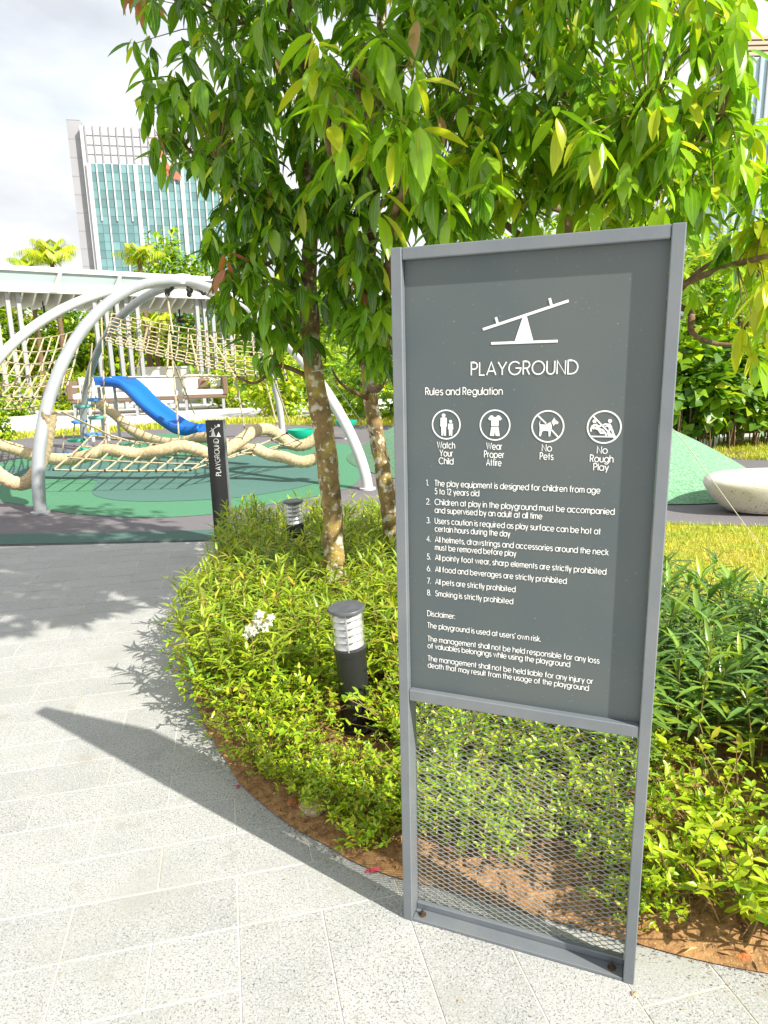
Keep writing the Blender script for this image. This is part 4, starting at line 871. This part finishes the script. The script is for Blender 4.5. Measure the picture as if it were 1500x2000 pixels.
# stepping discs threaded on ropes
dcs = [(163, 793, 17, 0), (190, 815, 17, 0), (155, 823, 15, 1), (181, 848, 16, 1), (149, 859, 17, 2), (166, 876, 15, 2), (128, 886, 12, 1), (183, 780, 12, 1)]
for (px, py, hw, mi) in dcs:
    c = P(px, py, 12); r = hw / FPX * 12 ; b = MB(cb); b.lathe([(r * .7, -.035), (r * .97, -.02), (r, 0), (r * .97, .018), (r * .5, .028)], 20, c); b.build('step_disc', M_disc[mi], cf, True)
    rope([c + Vector((-.05, 0, 0)), c + Vector((.02, 0, .38))], .012)
# =================================================================== SLIDE
sp = [(203, 747, 15.0), (222, 747, 14.9), (242, 750, 14.8), (258, 758, 14.7), (300, 799, 14.4), (345, 832, 14.1), (365, 840, 13.9), (384, 842, 13.8), (404, 839, 13.7)]
pts = spline([P(*p) for p in sp], 6); s0 = pts[0]; sb = Vector((s0.x, s0.y, 0))
sl_ = empty('slide', sb, 'bright blue plastic slide behind the climbing frame', 'slide')
b = MB(sb); hd = (pts[-1] - pts[0]); hd.z = 0; hd.normalize(); sd = Vector((-hd.y, hd.x, 0)); vs = []; fs = []
prof = [(-.27, .17), (-.23, .18), (-.20, .05), (0, 0), (.20, .05), (.23, .18), (.27, .17), (.24, -.02), (0, -.05), (-.24, -.02)]
for p in pts:
    for (s, h) in prof: vs.append(p + sd * s + Vector((0, 0, h - .05)))
n = len(prof)
for i in range(len(pts) - 1):
    for k in range(n): fs.append((i * n + k, i * n + (k + 1) % n, i * n + n + (k + 1) % n, i * n + n + k))
fs += [list(range(n))[::-1], list(range((len(pts) - 1) * n, len(pts) * n))]
b.add(vs, fs); b.build('chute', M_blue, sl_, 'all')
for i in (3, -6):
    p = pts[i]; b = MB(sb); b.tube([p + sd * .15 + Vector((0, 0, -.1)), (p.x + sd.x * .15, p.y + sd.y * .15, 0)], .035, 8); b.tube([p - sd * .15 + Vector((0, 0, -.1)), (p.x - sd.x * .15, p.y - sd.y * .15, 0)], .035, 8); b.build('support', M_tube, sl_, True)
b = MB(sb)
for s in (-.3, .3): b.tube([(s0.x - .25, s0.y + s, 0), (s0.x - .25, s0.y + s, s0.z)], .04, 8)
b.box((s0.x - .55, s0.y - .34, s0.z - .09), (s0.x + .02, s0.y + .34, s0.z - .05)); b.build('platform', M_tube, sl_)
# turquoise tubs behind the braided ropes
def tub(px, py, y, hw, label):
    c = P(px, py, y); r = hw / FPX * y; t = empty('play_tub', (c.x, c.y, 0), label, 'play equipment'); zc = max(c.z, .2)
    b = MB(); n = 18; vs = []; fs = []
    for (q, z) in [(.25, 0), (.75, .06), (1, .3), (1.06, .62), (.98, .62), (.9, .3), (.6, .12), (.1, .1)]:
        for k in range(n): a = 2 * math.pi * k / n; vs.append((q * r * math.cos(a), q * r * .8 * math.sin(a), z * r * 1.1 + zc - r * .4))
    for i in range(7):
        for k in range(n): fs.append((i * n + k, i * n + (k + 1) % n, i * n + n + (k + 1) % n, i * n + n + k))
    fs.append(list(range(n))[::-1]); b.add(vs, fs); b.build('bowl', M_tealp, t, True)
    b = MB(); b.lathe([(r * .3, 0), (r * .12, .04), (r * .12, zc - r * .39)], 10); b.build('stand', M_tube, t, True)
tub(588, 846, 12.5, 26, 'turquoise play tub left of the nearest tree trunk'); tub(676, 826, 14, 20, 'turquoise play tub between the two tree trunks')

# =================================================================== PERGOLA
po = Vector((-12.79, 24.0, 0)); pe = Vector((-6.9, 28.4, 0)); pu = (pe - po).normalized(); ang = math.atan2(pu.y, pu.x)
pg = empty('pergola', po, 'long white louvred pergola on slim grey posts behind the playground', 'pergola', rz=ang)
Lp = (pe - po).length + 1.2; zt = 5.05
b = MB(); b.box((-5, 0, zt - .16), (Lp, .22, zt)); b.build('top_beam', M_pw, pg)
b = MB(); b.box((-5, .10, zt - .52), (Lp, .13, zt - .161)); b.build('glass_band', M_glass, pg)
b = MB(); b.box((-5, -.03, zt - .86), (Lp, .20, zt - .521)); b.build('fascia_beam', M_pw, pg)
b = MB(); b.box((-5, .25, zt - .10), (Lp, 3.6, zt - .06)); b.build('roof_sheet', M_pw, pg)
b = MB(); b.box((-5, 3.61, zt - .9), (Lp, 3.8, zt - .1)); b.build('back_beam', M_pw, pg)
lm = None; x = -4.8
while x < Lp:
    if lm is None:
        b = MB(); b.prism([(0, .25, -.42), (0, .25, -.12), (0, 3.6, -.12), (0, 3.6, -.75), (0, 1.0, -.75)], (.06, 0, 0)); lm = b.mesh('louvre_blade', M_pw)
    link('louvre_blade', lm, pg, (x, -.02, zt - .45)); x += .42
x = -4.3
while x < Lp:
    b = MB((x, 0, zt)); b.prism([(x - .35, -.05, zt - .86), (x - .12, -.05, zt - .86), (x + .13, -.05, zt - .17), (x, -.05, zt - .17)], (0, -.10, 0)); o = b.build('bracket', M_pg, pg); o.location = (x, 0, zt); x += 2.05
pm = MB(); pm.box((-.07, -.09, 0), (.07, .09, zt - .87)); pm = pm.mesh('post', M_pg)
for s in [-.55, -.2, .2, .55] + [3.05, 3.45, 3.85, 4.2, 4.6] + [7.0, 7.35, 7.7, 8.05, 8.4]:
    link('post', pm, pg, (s, .35 + .1 * (int(s * 10) % 2), 0))
for s in (1.5, 4.0, 6.6):
    b = MB((s, 1.2, 3.9)); b.tube([(s, 1.2, 4.0), (s, 1.2, 3.55)], .04, 6); b.box((s - .12, 1.1, 3.3), (s + .12, 1.3, 3.55)); o = b.build('ceiling_fan', M_black, pg); o.location = (s, 1.2, 3.9)
    b = MB((s, 1.2, 3.9)); 
    for k in range(3): a = k * 2.094 + s; b.prism([(s + .1 * math.cos(a) - .06 * math.sin(a), 1.2 + .1 * math.sin(a) + .06 * math.cos(a), 3.42), (s + .1 * math.cos(a) + .06 * math.sin(a), 1.2 + .1 * math.sin(a) - .06 * math.cos(a), 3.42), (s + .9 * math.cos(a) + .07 * math.sin(a), 1.2 + .9 * math.sin(a) - .07 * math.cos(a), 3.42), (s + .9 * math.cos(a) - .07 * math.sin(a), 1.2 + .9 * math.sin(a) + .07 * math.cos(a), 3.42)], (0, 0, .02))
    o = b.build('fan_blade', M_branch, pg); o.location = (s, 1.2, 3.9)
# daybeds and table under it
def daybed(px, py, y, wd, label, open_left):
    c = P(px, py, y); t = empty('daybed', (c.x, c.y, .0), label, 'daybed', rz=.25); h = wd / 2
    b = MB(); b.box((-h, -.6, .42), (h, .6, .52), bev=.02); b.build('base', M_wick, t)
    b = MB(); b.box((-h + .05, -.58, .525), (h - .05, .55, .72), bev=.05); b.build('mattress', M_cush, t)
    for sx in (-h + .1, h - .1):
        for sy in (-.5, .5): b = MB(); b.box((sx - .05, sy - .05, 0), (sx + .05, sy + .05, .415)); b.build('leg', M_pg, t)
    sx = -h if open_left else h
    b = MB(); b.box((sx - .09, -.6, .53), (sx + .09, .6, 1.15), bev=.03); b.build('armrest', M_wick, t)
    b = MB(); b.box((-h + .12, .56, .53), (h - .12, .72, 1.25), bev=.03); b.build('backrest', M_cush, t)
    for k, q in enumerate((-.6, .05, .55)):
        b = MB(); b.box((q * h - .28, .2, .73), (q * h + .28, .42, 1.12), bev=.08); b.build('pillow', M_cush if k != 1 else M_wick, t)
daybed(250, 790, 24.0, 3.5, 'wide white cushioned daybed behind the blue slide', True); daybed(400, 778, 25.2, 1.5, 'smaller wicker daybed with cushions right of the wide one', False)
c = P(300, 800, 22.8); t = empty('low_table', (c.x, c.y, 0), 'low pale bench table in front of the wide daybed', 'table', rz=.25)
b = MB(); b.box((-.65, -.3, .38), (.65, .3, .45), bev=.01); b.build('top', M_pw, t)
for sx in (-.5, .5):
    b = MB(); b.box((sx - .04, -.25, 0), (sx + .04, .25, .375)); b.build('leg', M_pg, t)
c = P(322, 735, 30); b = MB((c.x, c.y, 0)); b.box((c.x - 1.2, c.y, 0), (c.x + 2.6, c.y + .3, 1.5)); b.box((c.x - 1.25, c.y - .04, 1.501), (c.x + 2.65, c.y + .34, 1.58)); o = b.build('parapet_wall', M_pw); o.location = (c.x, c.y, 0); tag(o, 'white parapet wall behind the daybeds', 'wall')

# =================================================================== BACKGROUND PLANTING
FT = [leaf_tmpl(.5, .2, .3, (0, .5, 1), (.1, 1, 0)), leaf_tmpl(.7, .25, .2, (0, .5, 1), (.2, 1, .1))]
def bush(name, c, r, n, ls, mixw, label, cat, group=None, trunk=True, ti=0, clump=.16, stems=0):
    base = Vector((c[0], c[1], 0)); t = empty(name, base, label, cat, group); its = []; nc = max(8, n // 14)
    for k in range(nc):
        while True:
            q = Vector((ru(-1, 1), ru(-1, 1), ru(-1, 1)))
            if .35 < q.length <= 1: break
        q = q.normalized() * q.length ** .6; p = Vector((q.x * r[0], q.y * r[1], c[2] + q.z * r[2]))
        if p.z < .02: p.z = ru(.02, .25)
        for j in range(14):
            d = Vector((ru(-1, 1), ru(-1, 1), ru(-.8, .7))); pp = p + Vector((ru(-1, 1) * r[0], ru(-1, 1) * r[1], ru(-1, 1) * r[2])) * clump
            pp.z = max(pp.z, .01)
            its.append((ti, xf(pp, d + q * .5, Vector((ru(-.5, .5), ru(-.5, .5), 1)) + q * .6, ls * ru(.6, 1.3)), random.choices(range(4), mixw)[0]))
    o = link('leaves', inst_mesh('leaves', FT, its, BUSH), t); o['kind'] = 'stuff'
    if trunk:
        b = MB(); h = c[2]; b.tube([(0, 0, 0), (ru(-.1, .1), 0, h * .5), (ru(-.2, .2), 0, h + r[2] * .4)], [.05 + .02 * h, .04 + .015 * h, .02], 8)
        for k in range(4): a = ru(0, 6.28); b.tube([(0, 0, h * .6), (r[0] * .5 * math.cos(a), r[1] * .5 * math.sin(a), h + r[2] * ru(-.1, .4))], [.03, .01], 6)
        b.build('trunk', M_branch, t, True)
    if stems:
        b = MB()
        for k in range(stems): x, y = ru(-1, 1) * r[0], ru(-1, 1) * r[1] * .8; b.tube([(x, y, 0), (x + ru(-.08, .08), y + ru(-.08, .08), ru(.5, .9))], .012, 5, cap=False)
        b.build('stems', M_branch, t)['kind'] = 'stuff'
    return t
random.seed(5)
BG = 'leafy trees behind the pergola'
for (px, y, h, rx, rz, mw, lb) in [(-40, 34, 4.2, 2.4, 3.4, (.1, .4, .45, .05), 'bushy green tree at the far left behind the pergola'), (40, 36, 2.6, 1.9, 2.4, (.15, .35, .35, .15), 'mixed green shrub tree behind the left pergola posts'), (120, 37, 2.6, 2.0, 2.5, (.1, .3, .4, .2), 'yellow green shrub tree behind the rope net'),
      (195, 37, 2.8, 2.0, 2.5, (.3, .4, .2, .1), 'darker shrub tree between the pergola post groups'), (280, 38, 2.5, 2.0, 2.3, (.0, .2, .4, .4), 'bright yellow shrub tree behind the pergola middle'), (350, 39, 5.0, 1.7, 3.6, (.15, .45, .35, .05), 'tall green tree rising over the pergola roof'),
      (430, 38, 3.8, 2.2, 3.6, (.3, .45, .2, .05), 'dense green tree behind the right pergola posts'), (520, 36, 3.2, 2.4, 3.0, (.15, .35, .35, .15), 'green tree behind the nearest tree trunk'), (610, 35, 3.0, 2.4, 2.9, (.1, .3, .4, .2), 'yellow green tree seen between the two trunks'), (700, 33, 3.0, 2.3, 2.9, (.25, .4, .3, .05), 'green tree seen left of the rules sign')]:
    x = (px - 750) / FPX * y * 1.0; bush('background_tree', (x, y, h), (rx, 1.6, rz), 2200, .40, mw, lb, 'tree', BG)
for (px, py, y, rx, rz, mw, lb) in [(20, 800, 24.2, .9, .55, (.1, .3, .3, .3), 'low yellowing bush under the left end of the pergola'), (130, 775, 27, 1.5, .8, (.05, .2, .4, .35), 'yellow green bush behind the climbing net'), (470, 775, 26, 1.3, 1.0, (.05, .25, .4, .3), 'bright bush right of the small daybed'), (545, 790, 21, .9, .95, (.05, .2, .45, .3), 'bright bush beside the far arch leg'), (660, 770, 22, 1.6, 1.3, (.2, .4, .3, .1), 'green bush between the two tree trunks'), (735, 790, 19, 1.2, 1.2, (.25, .4, .3, .05), 'green bush left of the sign behind the mound')]:
    c = P(px, py, y); bush('bush', (c.x, c.y, max(.5, rz * .8)), (rx, .9, rz), 1300, .22, mw, lb, 'bush', None, False)
c = P(-15, 822, 12.2); bush('bush', (c.x, c.y, .65), (.36, .3, .40), 900, .09, (.05, .3, .6, .05), 'small bright bush at the left picture edge beside the ropes', 'bush', None, False, 1)
# hedge right of the sign, with broad leaves and bare stems
for k, (x, y) in enumerate([(4.9, 11.0), (5.7, 11.3), (6.5, 11.5), (7.3, 11.7), (8.1, 11.8), (4.1, 11.6)]):
    bush('hedge_shrub', (x, y, 1.05), (.62, .5, .72), 700, .23, (.5, .38, .10, .02), 'broad-leaved dark green hedge shrub behind the white boulder', 'shrub', 'broad-leaved hedge shrubs behind the white boulder', False, 1, .2, 26)
for (x, y, h, rx, rz, mw, lb) in [(5.2, 14.0, 2.5, 1.7, 1.6, (.2, .4, .3, .1), 'loose leafy tree above the hedge just right of the sign'), (7.6, 14.5, 2.6, 1.7, 1.7, (.1, .35, .4, .15), 'sunlit loose tree above the hedge at the right edge'), (3.0, 15.5, 2.6, 1.8, 1.9, (.3, .45, .2, .05), 'green tree behind the mound and sign'), (10.4, 15.5, 3.2, 2.0, 2.4, (.2, .4, .3, .1), 'tall green tree at the far right beyond the hedge'), (6.2, 18, 4.6, 2.6, 2.4, (.25, .45, .25, .05), 'high crowned tree behind the loose trees')]:
    bush('background_tree', (x, y, h), (rx, 1.3, rz), 2600, .22, mw, lb, 'tree', 'leafy trees behind the hedge')
def thicket(x0, x1, y0, y1, h, n, ls, mixw):
    its = []
    for k in range(n):
        x = ru(x0, x1); y = ru(y0, y1); z = h * (.75 + .5 * pnoise(Vector((x * .5, y * .3, 0)))) * rnd() ** .8
        its.append((0, xf(Vector((x, y, z)), Vector((ru(-1, 1), ru(-1, 1), ru(-.8, .7))), Vector((ru(-.6, .6), -.6, 1)), ls * ru(.6, 1.3)), random.choices(range(4), mixw)[0]))
    tag(link('thicket', inst_mesh('thicket', FT, its, BUSH)), kind='stuff')
thicket(-40, 8, 41, 44, 4.6, 9000, .62, (.1, .3, .4, .2)); thicket(1.5, 16, 19.5, 21.5, 4.2, 6000, .42, (.35, .4, .2, .05)); thicket(-8, 3, 29, 31, 2.6, 3000, .4, (.15, .35, .35, .15))
def palm(px, py, y, label, nf=11, ln=2.0):
    c = P(px, py, y); t = empty('palm_tree', (c.x, c.y, 0), label, 'palm', 'palms rising behind the pergola')
    b = MB(); b.tube([(0, 0, 0), (.05, 0, c.z * .5), (0, 0, c.z)], [.16, .12, .09], 10); b.build('trunk', M_branch, t, True)
    for k in range(nf):
        a = k * 2.4 + ru(-.2, .2); el = R_(ru(28, 80)); d = Vector((math.cos(a), math.sin(a), 0)); pth = []
        for i in range(9): f = i / 8; pth.append(Vector((0, 0, c.z)) + d * (ln * f * math.cos(el)) + Vector((0, 0, ln * f * math.sin(el) - ln * .5 * f * f)))
        its = []
        for i in range(1, 9):
            for sgn in (-1, 1):
                for q in (0, .5):
                    p = pth[i - 1].lerp(pth[i], q); tg = (pth[i] - pth[i - 1]).normalized(); sd = tg.cross(Vector((0, 0, 1))).normalized() * sgn
                    its.append((0, xf(p, sd + tg * .7 + Vector((0, 0, -.75)), Vector((0, 0, 1)) + d * .6, ln * .34 * (1.1 - abs(i / 8 - .45))), random.choices((1, 2, 3), (.15, .4, .45))[0]))
        link('frond', inst_mesh('frond', [leaf_tmpl(.13, .5, .3, (0, .4, 1), (.5, 1, 0))], its, BUSH), t)
palm(100, 505, 33, 'yellow green palm rising over the left of the pergola roof', 15, 2.0); palm(272, 508, 33, 'yellow palm rising over the pergola in front of the tower', 11, 1.7); palm(300, 640, 34, 'yellow palm seen below the pergola roof', 11, 2.0); palm(55, 520, 35, 'smaller palm left of the yellow green palm', 9, 1.5)

# =================================================================== TOWERS
def tower_left():
    y = 170.0; a = P(173, 420, y); e = Vector((1.0, .20, 0)).normalized(); rz = math.atan2(e.y, e.x)
    t = empty('office_tower', (a.x, a.y, 0), 'distant teal glass office tower with white fins and pale top on the left skyline', 'tower', rz=rz)
    H = P(155, 243, y).z; Hg = P(165, 318, y).z; W = 33.0
    b = MB(); b.box((0, .4, 0), (W, 22, H)); b.build('core', M_tw, t)
    b = MB(); b.box((-3.0, 2.0, 0), (-.02, 21, H + 1.6)); b.build('side_wall', M_tg, t)
    for k in range(17):
        z = H + 1.6 - 4 * k; b = MB((-5.02, 1.97, z)); b.box((-3.03, 1.95, z - .12), (-.015, 1.98, z)); o = b.build('joint', M_tdark, t); o.location = (-5.02, 1.97, z)
    b = MB(); b.box((2, 8, H), (W, 20, H + 4)); b.build('roof_parapet', M_tw, t)
    x0 = 1.2; dx = 1.72; nb = 18; g = MB(); g.box((0, 0, -1.85), (dx - .06, .3, 0)); gm = g.mesh('glass_pane', M_tglass)
    for i in range(nb):
        for k in range(16):
            z1 = Hg - k * 1.9 - .05
            if k < 15: link('glass_pane', gm, t, (x0 + i * dx + .03, .08, z1))
            else:
                b = MB(); b.box((0, 0, 1 - z1), (dx - .06, .3, 0)); link('glass_pane', b.mesh('glass_pane', M_tglass), t, (x0 + i * dx + .03, .08, z1))
    for i in range(nb + 1):
        x = x0 + i * dx; wd = .30 if i % 6 else .95; bot = 0 if i % 2 == 0 else Hg - (12.5 if i < 6 else 24 + 3 * (i % 3))
        b = MB((x, 0, 0)); b.box((x - wd / 2, -.22, bot), (x + wd / 2, .05, Hg)); o = b.build('fin', M_tw, t); o.location = (x, 0, 0)
        b = MB((x, 0, 0)); b.box((x - (.16 if i % 2 == 0 else .07), .1, Hg + .1), (x + .12, .38, H)); o = b.build('crown_joint', M_tdark, t); o.location = (x, 0, 0)
    for k in range(1, 4):
        z = Hg + (H - Hg) * k / 4; b = MB((0, 0, z)); b.box((x0, .2, z - .03), (W, .39, z + .03)); o = b.build('crown_joint', M_tg, t); o.location = (0, 0, z)
    b = MB(); ex = lambda px, py: ((px - 160) / FPX * y * 1.02, -.62, P(px, py, y).z)
    b.prism([ex(277, 262), ex(284, 262), ex(292, 280), ex(300, 300), ex(312, 330), ex(305, 336), ex(296, 310), ex(288, 285)], (0, .06, 0)); b.prism([ex(300, 322), ex(322, 330), ex(325, 345), ex(302, 340)], (0, .06, 0)); b.prism([ex(396, 330), ex(404, 325), ex(410, 345), ex(402, 350)], (0, .06, 0)); b.build('emblem', M_red, t)
tower_left()
y = 140.0; a = P(1425, 300, y); H = P(1460, 110, y).z; t = empty('hotel_tower', (a.x, a.y, 0), 'pale blue tower with brown crown glimpsed through leaves at the upper right', 'tower')
b = MB(); b.box((0, .4, 0), (24, 18, H)); b.build('body', M_tb, t)
for i in range(17): b = MB((i * 1.5, 0, 0)); b.box((i * 1.5 - .12, 0, 0), (i * 1.5 + .12, .39, H)); o = b.build('fin', M_tdark, t); o.location = (i * 1.5, 0, 0)
for k in range(5): b = MB((0, 0, H)); b.box((2, 2, H + .9 * k), (22, 16, H + .9 * k + .6)); o = b.build('crown_band', M_brown, t); o.location = (0, 0, H)
